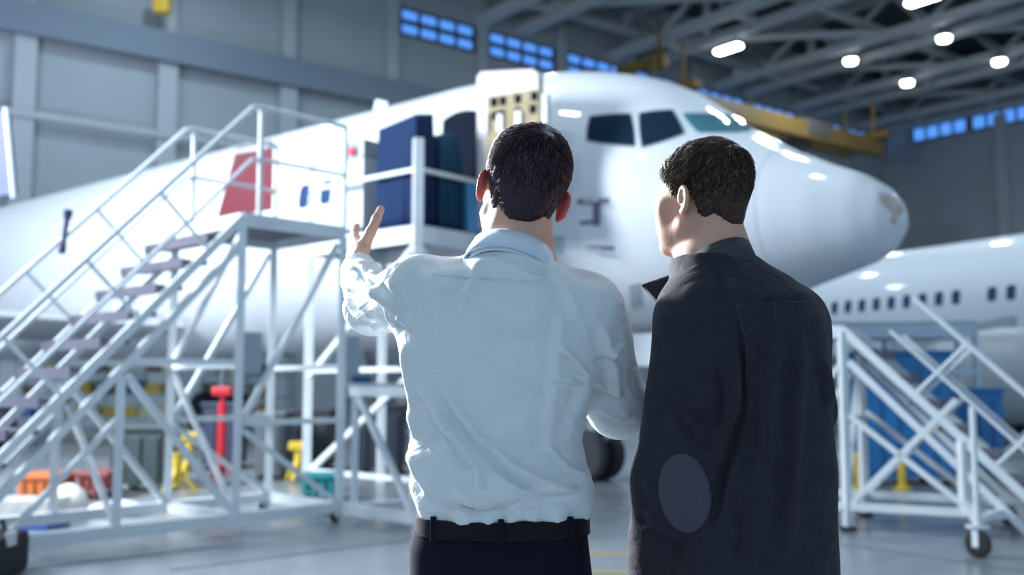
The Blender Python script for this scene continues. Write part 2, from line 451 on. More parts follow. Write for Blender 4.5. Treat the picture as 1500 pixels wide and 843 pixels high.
shL, elL, wrL = p1(608, 432, .02), p1(546, 450, .25), p1(523, 388, .46)
shR, elR, wrR = p1(861, 456, .0), p1(905, 596, .10), p1(925, 580, .36)
hipL, hipR = p1(675, 905, .0), p1(795, 905, 0)
kneL, kneR = np.array([hipL[0] - .01, Y1 + .02, .50]), np.array([hipR[0] + .01, Y1 + .02, .50])
ankL, ankR = np.array([hipL[0] - .02, Y1 - .02, .085]), np.array([hipR[0] + .03, Y1 - .02, .085])
def grid_for(lo, hi, zsegs, h=.0032):
    return np.arange(lo[0], hi[0], h), np.arange(lo[1], hi[1], h), axis_grid(zsegs)
def body(parent, C, R, rows, yaw, arms, legs, hands, neck_base, k=1.0, zfine=1.30, ear=None):
    lo = [min(r[1] for r in rows) - .52, Y1 - .26]; hi = [max(r[1] for r in rows) + .30, Y1 + .78]
    S = SDF(*grid_for(lo, hi, [(-.005, .88, .012), (.88, zfine, .0065), (zfine, 1.92, .003)], .0036))
    S.stack(rows, .03, yaw, 2.2, grow=-.020)
    z0 = min(r[0] for r in rows); r0 = min(rows)
    for (h_, kn, an) in legs:
        S.cone((h_[0], h_[1], z0 - .06), kn, .072, .052, .02); S.cone(kn, an, .052, .036, .02)
        S.ell(np.array([an[0], an[1] + .075, .035]), (.042, .125, .035), None, .02)
    S.ell((r0[1], r0[2], z0 - .04), (r0[3] * .86, r0[4] * .86, .12), None, .02)
    for (a, b, c_) in arms:
        S.cone(a, b, .050, .038, .04); S.cone(b, c_, .038, .026, .02)
    for hnd in hands: hnd(S)
    nb = np.asarray(neck_base); nt_ = C + R @ np.array([0, -.030, -.045]) * k
    S.cone(nb, nt_, .062, .0545, .03); S.cone(nb + np.array([0, 0, -.06]), nb, .09, .066, .04)
    add_head(S, C, R, k)
    V, Q = S.mesh(); V = smooth_mesh(V, Q, 1, .4)
    o = np_mesh('body', V, Q, [skin, eye_m, lip_m, ear or ear_m], parent)
    L = ((V - C) @ R) / k; cen = L[Q].mean(1)
    mi = np.zeros(len(Q), int)
    for s in (-1, 1): mi[np.linalg.norm(cen - np.array([s * .031, .078, .004]), axis=1) < .0142] = 1
    lp = (np.abs(cen[:, 0]) < .024) & (cen[:, 1] > .083) & (np.abs(cen[:, 2] + .0675) < .011); mi[lp] = 2
    mi[(np.abs(cen[:, 0]) > .0745) & (np.abs(cen[:, 1] + .010) < .03) & (np.abs(cen[:, 2] + .006) < .045)] = 3
    o.data.polygons.foreach_set('material_index', mi.tolist())
    return o
hl = lambda S: add_hand(S, wrL + np.array([.004, .010, .012]), (-.30, .84, .36), (.24, -.30, .90), (-1, 0, 0), curl=(.10, .14, .20, .26), spread=.2, thumb_dir=(.90, .36, -.30), tc=.1, k=1.08)
hr = lambda S: add_hand(S, wrR, (-.5, .85, .1), (.0, .1, 1), (1, 0, 0), curl=(.5, .55, .6, .65))
body(man1, C1, R1, tors1, 0, [(shL, elL, wrL), (shR, elR, wrR)], [(hipL, kneL, ankL), (hipR, kneR, ankR)], [hl, hr], p1(757, 362, .0))
hair1 = [hair_material('dark_brown_hair', (.024, .014, .024), (.052, .029, .042)), hair_material('dark_brown_hair_light', (.065, .036, .042), (.17, .10, .10)), hair_material('dark_brown_hair_deep', (.010, .007, .013), (.022, .013, .020))]
make_hair(man1, C1, R1, 1.0, hair1, 3, top=.013, side=.004)

shirt_m = mat('shirt_cotton', (.74, .79, .80), .75, bump=.04, bscale=900)
shirt_m.node_tree.nodes['Principled BSDF'].inputs['Sheen Weight'].default_value = .15
def crumple(m, scale, strength, dist):
    nt = m.node_tree; b = nt.nodes['Principled BSDF']; tc = nt.nodes.new('ShaderNodeTexCoord'); n = nt.nodes.new('ShaderNodeTexNoise')
    n.inputs['Scale'].default_value = scale; n.inputs['Detail'].default_value = 5; n.inputs['Distortion'].default_value = 1.4; n.inputs['Roughness'].default_value = .45
    mp = nt.nodes.new('ShaderNodeMapping'); mp.inputs['Rotation'].default_value = (0, .6, 0); mp.inputs['Scale'].default_value = (1.0, 1.0, 1.9)
    nt.links.new(tc.outputs['Object'], mp.inputs['Vector']); nt.links.new(mp.outputs['Vector'], n.inputs['Vector'])
    bp = nt.nodes.new('ShaderNodeBump'); bp.inputs['Strength'].default_value = strength; bp.inputs['Distance'].default_value = dist
    nt.links.new(n.outputs['Fac'], bp.inputs['Height'])
    if b.inputs['Normal'].links: nt.links.new(b.inputs['Normal'].links[0].from_node.outputs['Normal'], bp.inputs['Normal'])
    nt.links.new(bp.outputs['Normal'], b.inputs['Normal'])
crumple(shirt_m, 9, .5, .03)
S = SDF(np.arange(W1x - .42, W1x + .36, .0045), np.arange(Y1 - .22, Y1 + .62, .0055), np.arange(1.03, 1.70, .0045))
S.stack(tors1, .03, 0, 2.3)
S.cone(p1(738, 408, .01), p1(630, 424, .015), .052, .062, .04); S.cone(p1(768, 414, .01), p1(838, 450, .0), .052, .060, .04)
S.cone(shL, elL, .074, .058, .04); S.cone(elL, elL * .45 + wrL * .55, .058, .050, .03); S.cone(elL * .45 + wrL * .55, wrL, .050, .040, .012)
S.cone(shR, elR, .073, .060, .045); S.cone(elR, wrR, .058, .042, .03)
for w, e in ((wrL - .028 * unit(wrL - elL), elL), (wrR, elR)):
    d = unit(w - e)
    S.put(w - .09, w + .09, lambda X, Y, Z, w=w, d=d: np.maximum(-((X - w[0]) * d[0] + (Y - w[1]) * d[1] + (Z - w[2]) * d[2]), np.sqrt((X - w[0]) ** 2 + (Y - w[1]) ** 2 + (Z - w[2]) ** 2) - .085), .004, '-')
V, Q = S.mesh(); V = smooth_mesh(V, Q, 2, .5); N = vnormals(V, Q)
ST1 = [([(640, 560), (700, 640), (760, 690), (815, 715)], 9, .008), ([(625, 590), (665, 640), (700, 690), (696, 730)], 9, .008),
       ([(650, 705), (700, 738), (780, 722), (850, 718)], 8, .009), ([(720, 668), (770, 700), (810, 715), (850, 722)], 7, .006),
       ([(612, 690), (640, 722), (700, 742), (760, 738)], 6, .006), ([(598, 600), (612, 640), (640, 655)], 6, .006), ([(596, 660), (612, 700), (628, 728)], 6, .006),
       ([(818, 508), (842, 530), (866, 560)], 5, .006), ([(805, 552), (840, 560), (866, 562)], 5, .004), ([(828, 420), (818, 520), (806, 610), (800, 690)], 9, .002),
       ([(866, 560), (846, 600), (826, 650)], 8, .003), ([(800, 655), (830, 690), (866, 702)], 6, .006),
       ([(590, 500), (598, 560), (606, 610)], 6, .006), ([(604, 560), (640, 600), (662, 650)], 8, .004),
       ([(504, 402), (524, 414), (552, 444)], 3, .008), ([(503, 416), (522, 436), (556, 472)], 3, .009), ([(505, 432), (524, 458), (566, 486)], 3, .009), ([(528, 396), (546, 412), (562, 446)], 3, .007),
       ([(540, 400), (560, 440), (576, 478)], 5, .008), ([(566, 410), (586, 440), (592, 478)], 5, .006), ([(552, 420), (575, 455), (600, 480)], 4, .006),
       ([(520, 388), (540, 398), (560, 420)], 3, .005), ([(612, 392), (640, 440), (640, 500)], 10, .004), ([(700, 378), (690, 420), (668, 460)], 9, .004), ([(800, 380), (830, 420), (850, 470)], 9, .004),
       ([(880, 470), (900, 540), (905, 600)], 8, .005), ([(872, 560), (890, 575), (915, 580)], 5, .006), ([(868, 520), (895, 520), (920, 500)], 6, .005), ([(880, 600), (905, 615), (928, 606)], 5, .006),
       ([(622, 403), (700, 408), (770, 413), (826, 419)], 1.6, -.0028)]
V = folds(V, N, ST1); N = vnormals(V, Q)
V = wob(V, N, .0035, 34, 5)
bx0 = (p1(611, 766)[0] + p1(861, 766)[0]) / 2
# blouse gathers at the belt
P = px_of(V); gb = np.clip((P[:, 1] - 712) / 40, 0, 1); V = V + N * (gb * (.0035 * np.sin(np.arctan2(V[:, 0] - W1x, Y1 - V[:, 1]) * 13 + 4 * np.sin(V[:, 0] * 15)) + .003 * np.sin(V[:, 0] * 37 + 1) * np.sin(V[:, 0] * 11)))[:, None]
zh = p1(735, 756)[2] + .004 * np.sin(V[:, 0] * 23 + 1) + .003 * np.sin(V[:, 0] * 61); low = V[:, 2] < zh
Q = Q[~low[Q].all(1)]; V[low, 2] = zh[low] - .002; V[low, 0] = bx0 + (V[low, 0] - bx0) * .985; V[low, 1] = Y1 + (V[low, 1] - Y1) * .96
V, Q = open_bottom(V, Q, np.ones(len(V), bool))
V1s, Q1s = V, Q
shirt = np_mesh('shirt', V, Q, shirt_m, man1)
tag(shirt, 'pale blue-white long-sleeved shirt')
# collar: stand and turned-down fall
collar_m = mat('collar_cotton', (.70, .80, .90), .7, bump=.03, bscale=900)
def collar(parent, cen, Rm, rx, ry, h, fall, flare, a0, a1, material, name='collar', th=.0035, rise=.0):
    A = np.linspace(a0, a1, 56); loc = []
    for (dz, gr) in ((-.012, .004), (h * .5, .001), (h, -.001), (h + .003, .003), (h * .4, flare * .7), (h - fall, flare)):
        loc.append([np.array([(rx + gr) * math.sin(a), -(ry + gr) * math.cos(a), dz + rise * (1 - math.cos(a)) * .5]) for a in A])
    outer = [[np.asarray(cen) + Rm @ p for p in row] for row in loc]
    inner = [[np.asarray(cen) + Rm @ (p * np.array([1 - th / rx, 1 - th / ry, 1]) + np.array([0, 0, -.001])) for p in row] for row in loc]
    return thick_strip(inner, outer).build(name, material, parent, smooth='all')
Rc1 = rot(0, math.radians(-16), math.radians(13))
collar(man1, p1(748, 387, -.012), Rc1, .079, .086, .030, .038, .014, -2.75, 2.75, collar_m, rise=-.015)
# trousers, belt
tro_m = mat('navy_trousers', (.009, .009, .022), .9, bump=.08, bscale=700, **{'Specular IOR Level': .15})
belt_spec = .2
def trousers(parent, rows, legs, material, yaw=0.0, z_top=None):
    r0 = sorted(rows); zt = z_top
    S = SDF(np.arange(W1x - .35 if parent is man1 else W2x - .4, W1x + .35 if parent is man1 else W2x + .4, .008), np.arange(Y1 - .28, Y1 + .35, .008), np.arange(.03, zt + .02, .008))
    S.stack(rows, .04, yaw, 2.3)
    for (h_, kn, an) in legs:
        S.cone((h_[0], h_[1], rows[0][0] - .0), kn, .098, .072, .03); S.cone(kn, (an[0], an[1], .06), .072, .062, .03)
    V, Q = S.mesh(); V = smooth_mesh(V, Q, 2, .5); N = vnormals(V, Q); V = wob(V, N, .006, 22, 3)
    V, Q = open_bottom(V, Q, (V[:, 2] < zt) & (V[:, 2] > .055))
    return np_mesh('trousers', V, Q, material, parent)
hz = p1(735, 850)[2]
trows1 = [(hz - .09, p1(735, 800)[0], Y1, .170, .120), rowp(843, 600, 868, Y1, .124), rowp(800, 602, 864, Y1, .120), rowp(780, 606, 861, Y1, .115), rowp(748, 613, 858, Y1, .112), rowp(700, 613, 858, Y1, .112)]
trousers(man1, trows1, [(hipL, kneL, ankL), (hipR, kneR, ankR)], tro_m, z_top=p1(735, 752)[2])
belt_m = mat('black_leather_belt', (.006, .005, .007), .6, bump=.1, bscale=200)
belt_m.node_tree.nodes['Principled BSDF'].inputs['Specular IOR Level'].default_value = belt_spec
bt = MB(); zt, zb = p1(735, 753)[2], p1(735, 781)[2]
def ering(cx, cy, rx, ry, z, n=72, e=2.3): return [(cx + rx * abs(math.cos(t)) ** (2 / e) * math.copysign(1, math.cos(t)), cy + ry * abs(math.sin(t)) ** (2 / e) * math.copysign(1, math.sin(t)), z) for t in np.linspace(0, 2 * math.pi, n, endpoint=False)]
bx = (p1(611, 766)[0] + p1(861, 766)[0]) / 2; brx = (p1(861, 766)[0] - p1(611, 766)[0]) / 2
bt.rings([ering(bx, Y1, brx - .002, .117, zb), ering(bx, Y1, brx + .004, .123, zb + .002), ering(bx, Y1, brx + .003, .1225, zt - .002), ering(bx, Y1, brx - .004, .116, zt)], caps=False)
tag(bt.build('belt', belt_m, man1, smooth=True), 'black leather belt')
for px in (640, 735, 832):
    q = p1(px, 766); lb = MB(); yy = Y1 - .1255 * max(0.2, 1 - abs((q[0] - bx) / brx) ** 2.3) ** (1 / 2.3)
    lb.box((q[0], yy, q[2]), (.011, .005, .046), bev=.001); lb.build('belt_loop', tro_m, man1)
shoe_m = mat('black_shoe_leather', (.015, .014, .014), .35)
def shoes(parent, anks, yaw=0.0):
    for an in anks:
        f = np.array([-math.sin(yaw), math.cos(yaw), 0]); S = SDF(np.arange(an[0] - .2, an[0] + .2, .006), np.arange(an[1] - .2, an[1] + .26, .006), np.arange(-.003, .16, .006))
        S.cone(np.array([an[0], an[1], .05]) - f * .05, np.array([an[0], an[1], .045]) + f * .15, .05, .044, .03); S.cone((an[0], an[1], .06), (an[0], an[1], .10), .048, .05, .03)
        S.put((-9, -9, 0), (9, 9, .2), lambda X, Y, Z: .001 - Z + 0 * X + 0 * Y, .004, '&')
        V, Q = S.mesh(); np_mesh('shoe', V, Q, shoe_m, parent)
shoes(man1, [ankL, ankR])

# ------------------------------------------------------------------ man in the dark jacket
p2 = p1
W2x = p1(1085, 600)[0]
man2 = empty('person', (W2x, Y1, 0), 'person in a black jacket with a grey elbow patch, head turned left', 'person')
YAW2 = math.radians(32)
K2 = .90; C2 = p1(1028, 295, .0); R2 = rot(math.radians(46), math.radians(3), math.radians(-2))
def row2(py, l, r, rx_, ry, dy=0.0): a, b = p1(l, py), p1(r, py); return (a[2], (a[0] + b[0]) / 2, Y1 + dy, rx_, ry)
tors2 = [row2(378, 990, 1094, .074, .079, -.010), row2(392, 990, 1112, .092, .09, -.006), row2(408, 994, 1144, .120, .098), row2(434, 990, 1172, .152, .115), row2(470, 985, 1194, .168, .125), row2(520, 985, 1200, .170, .130),
         row2(600, 988, 1204, .170, .130), row2(700, 990, 1209, .174, .134), row2(800, 988, 1207, .176, .138), row2(890, 984, 1208, .180, .142)]
sL, eL, wL = p1(1028, 480, -.06), p1(990, 705, -.05), p1(958, 905, .08)
sR, eR, wR = p1(1156, 472, .08), p1(1176, 600, .15), p1(1150, 640, .36)
h2L, h2R = p1(1040, 880, -.04), p1(1135, 880, .05)
k2L, k2R = np.array([h2L[0], Y1 - .02, .50]), np.array([h2R[0] + .01, Y1 + .06, .50])
a2L, a2R = np.array([h2L[0] - .02, Y1 - .05, .085]), np.array([h2R[0] + .03, Y1 + .04, .085])
f2 = np.array([-math.sin(YAW2), math.cos(YAW2), 0])
h2l = lambda S: add_hand(S, wL, (-.15, .35, -.9), (.3, .9, .3), (-1, -.3, 0), curl=(.4, .45, .5, .5))
h2r = lambda S: add_hand(S, wR, (-.6, .7, .0), (.0, .1, 1), (1, .3, 0), curl=(.5, .55, .6, .65))
body(man2, C2, R2, tors2, YAW2, [(sL, eL, wL), (sR, eR, wR)], [(h2L, k2L, a2L), (h2R, k2R, a2R)], [h2l, h2r], p1(1046, 380, .0), K2, ear=skin)
hair2 = [hair_material('warm_brown_hair', (.026, .015, .013), (.070, .040, .030)), hair_material('warm_brown_hair_light', (.08, .05, .036), (.20, .13, .085)), hair_material('warm_brown_hair_deep', (.010, .006, .006), (.026, .015, .013))]
make_hair(man2, C2, R2, K2, hair2, 11, top=.014, side=.005, part=(.0, -.085, .110))
jac_m = mat('black_jacket_cotton', (.024, .024, .036), .82, bump=.08, bscale=800, var=.15, vscale=40)
jac_m.node_tree.nodes['Principled BSDF'].inputs['Sheen Weight'].default_value = .04; jac_m.node_tree.nodes['Principled BSDF'].inputs['Specular IOR Level'].default_value = .25
S = SDF(np.arange(W2x - .36, W2x + .34, .0050), np.arange(Y1 - .27, Y1 + .5, .0060), np.arange(.84, 1.68, .0050))
S.stack(tors2, .03, YAW2, 2.4)
S.cone(p1(1062, 420, .0), p1(1026, 458, -.04), .050, .066, .04); S.cone(p1(1080, 424, .02), p1(1130, 454, .05), .052, .060, .04)
S.cone(sL, eL, .090, .080, .03); S.cone(eL, wL, .080, .062, .03)
S.cone(sR, eR, .080, .066, .04); S.cone(eR, wR, .062, .046, .03)
for w, e in ((wL, eL), (wR, eR)):
    d = unit(w - e)
    S.put(w - .11, w + .11, lambda X, Y, Z, w=w, d=d: np.maximum(-((X - w[0]) * d[0] + (Y - w[1]) * d[1] + (Z - w[2]) * d[2]), np.sqrt((X - w[0]) ** 2 + (Y - w[1]) ** 2 + (Z - w[2]) ** 2) - .1), .004, '-')
V, Q = S.mesh(); V = smooth_mesh(V, Q, 2, .5); N = vnormals(V, Q)
ST2 = [([(1078, 462), (1090, 540), (1088, 600), (1058, 690), (1040, 780)], 7, -.010), ([(1135, 440), (1130, 520), (1118, 640), (1112, 780)], 10, .006), ([(1170, 460), (1168, 560), (1160, 700), (1155, 820)], 10, .006),
       ([(1078, 447), (1130, 442), (1185, 441)], 2.0, -.003), ([(1000, 600), (1030, 640), (1050, 650)], 7, .006), ([(945, 700), (960, 740), (950, 780)], 8, .006), ([(935, 745), (970, 775), (1010, 790)], 8, .008),
       ([(960, 560), (1000, 590), (1060, 600)], 9, .005), ([(1060, 520), (1075, 580), (1062, 640)], 7, .006), ([(1200, 520), (1212, 560), (1216, 600)], 5, .006), ([(1095, 700), (1105, 780), (1100, 843)], 9, .006)]
V = folds(V, N, ST2); N = vnormals(V, Q); V = wob(V, N, .0045, 24, 9)
Pj = px_of(V); Nj = vnormals(V, Q)
zcut = p1(1085, 885)[2]; torso_d = None
keep = (V[:, 2] > zcut)
patch_m = mat('grey_suede_patch', (.066, .064, .088), .9, bump=.15, bscale=900)
crumple(jac_m, 7, .4, .03)
Vj, Qj = open_bottom(V, Q, keep)
jk = np_mesh('jacket', Vj, Qj, jac_m, man2); tag(jk, 'black button jacket with a yoke seam across the back')
# elbow patch: an oval laid onto the sleeve at the elbow
from mathutils.bvhtree import BVHTree
bvh = BVHTree.FromPolygons([tuple(v) for v in Vj.tolist()], [tuple(q) for q in Qj.tolist()])
pv, pf = [], []; NR, NA = 14, 64
for i in range(NR + 1):
    for j in range(NA):
        t_ = 2 * math.pi * j / NA; rr = i / NR
        u, v_ = 38 * rr * math.cos(t_), 58 * rr * math.sin(t_)
        d = Vector(ray(1003 + u + .12 * v_, 723 + v_ - .1 * u)).normalized()
        h = bvh.ray_cast(Vector((0, 0, CAM_H)), d)
        nrm = h[1] if h[1].dot(d) < 0 else -h[1]
        pv.append(tuple(h[0] + nrm * (.0045 if i < NR else .001)))
for i in range(NR):
    for j in range(NA):
        j2 = (j + 1) % NA
        pf.append((i * NA + j, i * NA + j2, (i + 1) * NA + j2, (i + 1) * NA + j))
pt = np_mesh('elbow_patch', np.array(pv), pf, patch_m, man2); tag(pt, 'oval grey elbow patch')
def seam(parent, VV, QQ, polys, r, mt, name='seam'):
    b_ = BVHTree.FromPolygons([tuple(v) for v in VV.tolist()], [tuple(q) for q in QQ.tolist()])
    for pl in polys:
        pts = []
        for (a, c_) in zip(pl[:-1], pl[1:]):
            for k_ in np.linspace(0, 1, 14)[:-1 if c_ != pl[-1] else None]:
                d = Vector(ray(a[0] + (c_[0] - a[0]) * k_, a[1] + (c_[1] - a[1]) * k_)).normalized(); h = b_.ray_cast(Vector((0, 0, CAM_H)), d)
                if h[0] is not None: pts.append(np.array(h[0]))
        MB().tube(pts, r, 6).build(name, mt, parent, smooth='all')
seam(man2, Vj, Qj, [[(1079, 448), (1130, 442), (1186, 442)], [(1079, 448), (1093, 500), (1094, 560)], [(1133, 443), (1137, 470)]], .0013, mat('jacket_stitching', (.05, .052, .07), .9))
seam(man1, V1s, Q1s, [[(624, 403), (700, 407), (770, 412), (824, 419)], [(640, 398), (618, 430), (600, 486)], [(838, 424), (858, 480), (866, 556)]], .0006, mat('shirt_seam', (.70, .75, .77), .8))
jc_m = mat('charcoal_collar', (.045, .05, .058), .85, bump=.1, bscale=800)
Rc2 = rot(YAW2 + .15, math.radians(-14), math.radians(2))
collar(man2, p1(1043, 394, -.008), Rc2, .073, .080, .032, .046, .012, -2.3, 2.3, jc_m, rise=-.05)
und_m = mat('grey_blue_shirt', (.22, .26, .36), .8)
collar(man2, p1(1040, 394, -.004), Rc2, .066, .072, .034, .034, .006, -2.7, 2.7, und_m, 'shirt_collar', rise=-.02)
# turned-out collar point on the chest
lp = MB(); a = [p1(1014, 392, .0), p1(982, 402, .02), p1(938, 417, .03), p1(950, 431, .03), p1(966, 448, .0), p1(1000, 436, -.02), p1(1018, 410, -.02)]
b = [q + np.array([.004, .010, -.003]) for q in a]
lp.rings([a, b]); o = lp.build('lapel', jac_m, man2); bv = o.modifiers.new('soft', 'BEVEL'); bv.width = .003; bv.segments = 2
jean_m = mat('black_jeans', (.012, .012, .018), .9, bump=.1, bscale=700)
z2 = p1(1085, 880)[2]
trousers(man2, [(z2 - .13, W2x + .01, Y1, .165, .115), (z2 - .05, W2x + .015, Y1, .165, .115), (z2 + .12, W2x + .015, Y1, .155, .108)], [(h2L, k2L, a2L), (h2R, k2R, a2R)], jean_m, YAW2, z_top=z2 + .05)
shoes(man2, [a2L, a2R])
# ================================================================ AIRCRAFT
from mathutils.bvhtree import BVHTree
white_p = mat('aircraft_white_paint', (.74, .78, .83), .5, **{'Coat Weight': .4, 'Coat Roughness': .05})
grey_p = mat('aircraft_grey_paint', (.40, .43, .47), .4)
glass_d = mat('cockpit_glass', (.012, .030, .055), .06, **{'Specular IOR Level': .7})
glass_t = mat('windshield_glass', (.08, .24, .30), .08, **{'Specular IOR Level': .7})
cab_m = mat('cabin_window_glass', (.035, .07, .15), .15)
seal_m = mat('window_seal', (.16, .18, .21), .5)
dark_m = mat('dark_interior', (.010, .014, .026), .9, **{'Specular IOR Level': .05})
tyre_m = mat('tyre_rubber', (.022, .024, .032), .7)
alu_m = mat('brushed_aluminium', (.55, .58, .62), .35, .8)
red_m = mat('maroon_marking', (.17, .030, .045), .6)
wear_m = mat('worn_primer', (.50, .43, .38), .7, var=.25, vscale=9)
line_m = mat('panel_seam', (.42, .46, .52), .6)
ST_ = [0, .065, .196, .436, .817, 1.199, 1.635, 1.962, 2.289, 2.616, 2.943, 3.379, 3.888, 4.488, 5.288, 6.288, 7.788, 24, 28, 32, 36, 38.6, 39.4]
TP_ = [-.69, -.49, -.311, -.145, .033, .223, .496, .705, .989, 1.239, 1.427, 1.596, 1.74, 1.86, 1.95, 2.0, 2.0, 2.0, 2.0, 1.98, 1.9, 1.72, 1.5]
BT_ = [-.70, -.874, -1.049, -1.178, -1.292, -1.402, -1.571, -1.679, -1.758, -1.809, -1.84, -1.864, -1.9, -1.94, -1.98, -2.0, -2.0, -2.0, -1.7, -1.0, -.1, .8, 1.2]
WD_ = [.005, .24, .44, .66, .90, 1.08, 1.25, 1.36, 1.46, 1.54, 1.61, 1.68, 1.75, 1.81, 1.86, 1.88, 1.88, 1.88, 1.8, 1.45, .85, .35, .12]
from_np = np.interp
def airplane(N, A, zc, windows, label, detail, outer=(1, -1), engines=(1, -1)):
    N = np.asarray(N, float); vx = np.array([-math.sin(A), math.cos(A), 0]); ux = np.array([-math.cos(A), -math.sin(A), 0]); base = np.array([N[0], N[1], 0])
    W = lambda v, u, z: base + vx * v + ux * u + np.array([0, 0, zc + z])
    root = empty('airplane', base + vx * 4.2, label, 'airplane')
    def ring(v, n=56):
        t, b, w = from_np(v, ST_, TP_), from_np(v, ST_, BT_), from_np(v, ST_, WD_); zm = b + (t - b) * .52; R = []
        for a in np.linspace(0, 2 * math.pi, n, endpoint=False):
            s_ = math.sin(a); R.append(W(v, w * math.cos(a), zm + (t - zm) * s_ if s_ > 0 else zm + (zm - b) * s_))
        return R
    v1 = 1.30
    rd = MB(); rd.rings([ring(v) for v in list(np.linspace(0, .3, 9)) + list(np.linspace(.36, v1, 16))], caps=False)
    rd.build('radome', white_p, root, smooth='all')
    fb = MB(); fb.rings([ring(v) for v in list(np.linspace(v1 + .005, 7.8, 60)) + list(np.linspace(8.3, 39.4, 60))], caps=False)
    fus = fb.build('fuselage', white_p, root, smooth='all')
    off = ORG[root.name]
    tb = MB(); tb.rings([ring(v) for v in list(np.linspace(0, .3, 9)) + list(np.linspace(.36, 7.8, 80)) + list(np.linspace(8.3, 39.4, 60))])
    bvh = BVHTree.FromPolygons([tuple(p) for p in tb.v], tb.f)
    cam0 = Vector((0, 0, CAM_H))
    def hit(px, py, lift=.008):
        d = Vector(ray(px, py)).normalized(); h = bvh.ray_cast(cam0, d)
        if h[0] is None: return None
        n = h[1] if h[1].dot(d) < 0 else -h[1]
        return np.array(h[0] + n * lift), np.array(n)
    def patch(name, quad, material, lift=.01, n=10, rnd=.0):
        """thin plate following the skin; quad = four corners seen from the camera (TL, TR, BR, BL)"""
        q = np.array(quad, float); g = []; gb = []
        for j in range(n + 1):
            for i in range(n + 1):
                s_, t_ = i / n, j / n
                if rnd:   # pull corners in for rounded windows
                    a, b = 2 * s_ - 1, 2 * t_ - 1; k = 1 - rnd * (abs(a) * abs(b)) ** 2 ; a *= k; b *= k; s_, t_ = (a + 1) / 2, (b + 1) / 2
                p = (q[0] * (1 - s_) + q[1] * s_) * (1 - t_) + (q[3] * (1 - s_) + q[2] * s_) * t_
                h = hit(p[0], p[1], lift)
                if h is None: return None
                g.append(h[0]); gb.append(h[0] - h[1] * (lift + .006))
        m = MB(); k = n + 1; fs = [(j * k + i, j * k + i + 1, (j + 1) * k + i + 1, (j + 1) * k + i) for j in range(n) for i in range(n)]
        nn = len(g); m.add(g + gb, fs + [tuple(x + nn for x in f[::-1]) for f in fs])
        bd = [i for i in range(k)] + [j * k + n for j in range(1, k)] + [n * k + i for i in range(n - 1, -1, -1)] + [j * k for j in range(n - 1, 0, -1)]
        m.add(g + gb, [(bd[i], bd[(i + 1) % len(bd)], bd[(i + 1) % len(bd)] + nn, bd[i] + nn) for i in range(len(bd))])
        return m.build(name, material, root, smooth='all')
    def skin_side(v, z):
        t, b, w = from_np(v, ST_, TP_), from_np(v, ST_, BT_), from_np(v, ST_, WD_); zm = b + (t - b) * .52
        s_ = (z - zm) / ((t - zm) if z > zm else (zm - b)); return w * math.sqrt(max(0, 1 - s_ * s_))
    for v in windows:   # cabin windows: rounded panes let into the skin
        m = MB(); R0, R1, R2 = [], [], []
        for t_ in np.linspace(0, 2 * math.pi, 20, endpoint=False):
            cx, sz = math.cos(t_), math.sin(t_); e = .5
            dv = abs(cx) ** e * math.copysign(1, cx); dz = abs(sz) ** e * math.copysign(1, sz)
            for L, k_, o_ in ((R0, 1.0, .004), (R1, .93, .009)): L.append(W(v + .135 * k_ * dv, skin_side(v, .31 + .19 * k_ * dz) + o_, .31 + .19 * k_ * dz))
        m.rings([R0, R1]); m.build('cabin_window', cab_m, root)
    # wings, tail, engine
    def foil(p0, p1, c0, c1, t0, t1, name, mt, up):
        m = MB(); R = []
        for k_ in np.linspace(0, 1, 7):
            o_ = p0 + (p1 - p0) * k_; c_ = c0 + (c1 - c0) * k_; th = t0 + (t1 - t0) * k_; pts = []
            for x_ in np.concatenate([np.linspace(0, 1, 12) ** 1.6, (np.linspace(1, 0, 12) ** 1.6)[1:-1]]):
                pts.append(x_)
            ring_ = []
            n_ = len(pts)
            for i, x_ in enumerate(pts):
                y_ = th * c_ * 2.6 * (0.2969 * math.sqrt(x_) - .126 * x_ - .3516 * x_ ** 2 + .2843 * x_ ** 3 - .1036 * x_ ** 4)
                ring_.append(o_ + vx * (x_ * c_) + up * (y_ if i < 12 else -y_ * .7))
            R.append(ring_)
        m.rings(R); return m.build(name, mt, root, smooth=True)
    zz = np.array([0, 0, 1.])
    for s_ in (1, -1):
        foil(W(12.2, s_ * 1.5, -1.55), W(15.6, s_ * 6.0, -1.25), 7.6, 4.6, .12, .10, 'wing', grey_p, zz)
        if s_ in outer: foil(W(15.6, s_ * 6.0, -1.25), W(20.6, s_ * 16.5, -.5), 4.6, 1.6, .10, .09, 'wing', grey_p, zz)
        foil(W(35.0, s_ * .5, .9), W(38.2, s_ * 7, 1.5), 3.6, 1.4, .09, .09, 'tailplane', white_p, zz)
    foil(W(31.0, 0, 1.6), W(37.6, 0, 8.9), 6.4, 2.2, .09, .09, 'tail_fin', white_p, ux)
    for s_ in engines:
        c_ = W(10.6, s_ * 4.85, -1.75); m = MB()
        m.lathe(c_, vx, [(.35, .30), (.30, .76), (0, .82), (.05, .93), (.5, 1.03), (1.4, 1.04), (2.6, .92), (3.2, .74), (3.15, .6)], 40)
        eng = m.build('engine', grey_p, root, smooth='all')
        m = MB(); m.lathe(c_ + vx * .28, vx, [(0, .02), (.12, .16), (.25, .24), (.26, .76), (.3, .76)], 32); m.build('fan', dark_m, eng, smooth=True)
        m = MB(); m.beam(c_ + vx * 1.2 + zz * 1.0, W(15.0, s_ * 4.85, -1.2), .28, .5); m.build('pylon', grey_p, root)
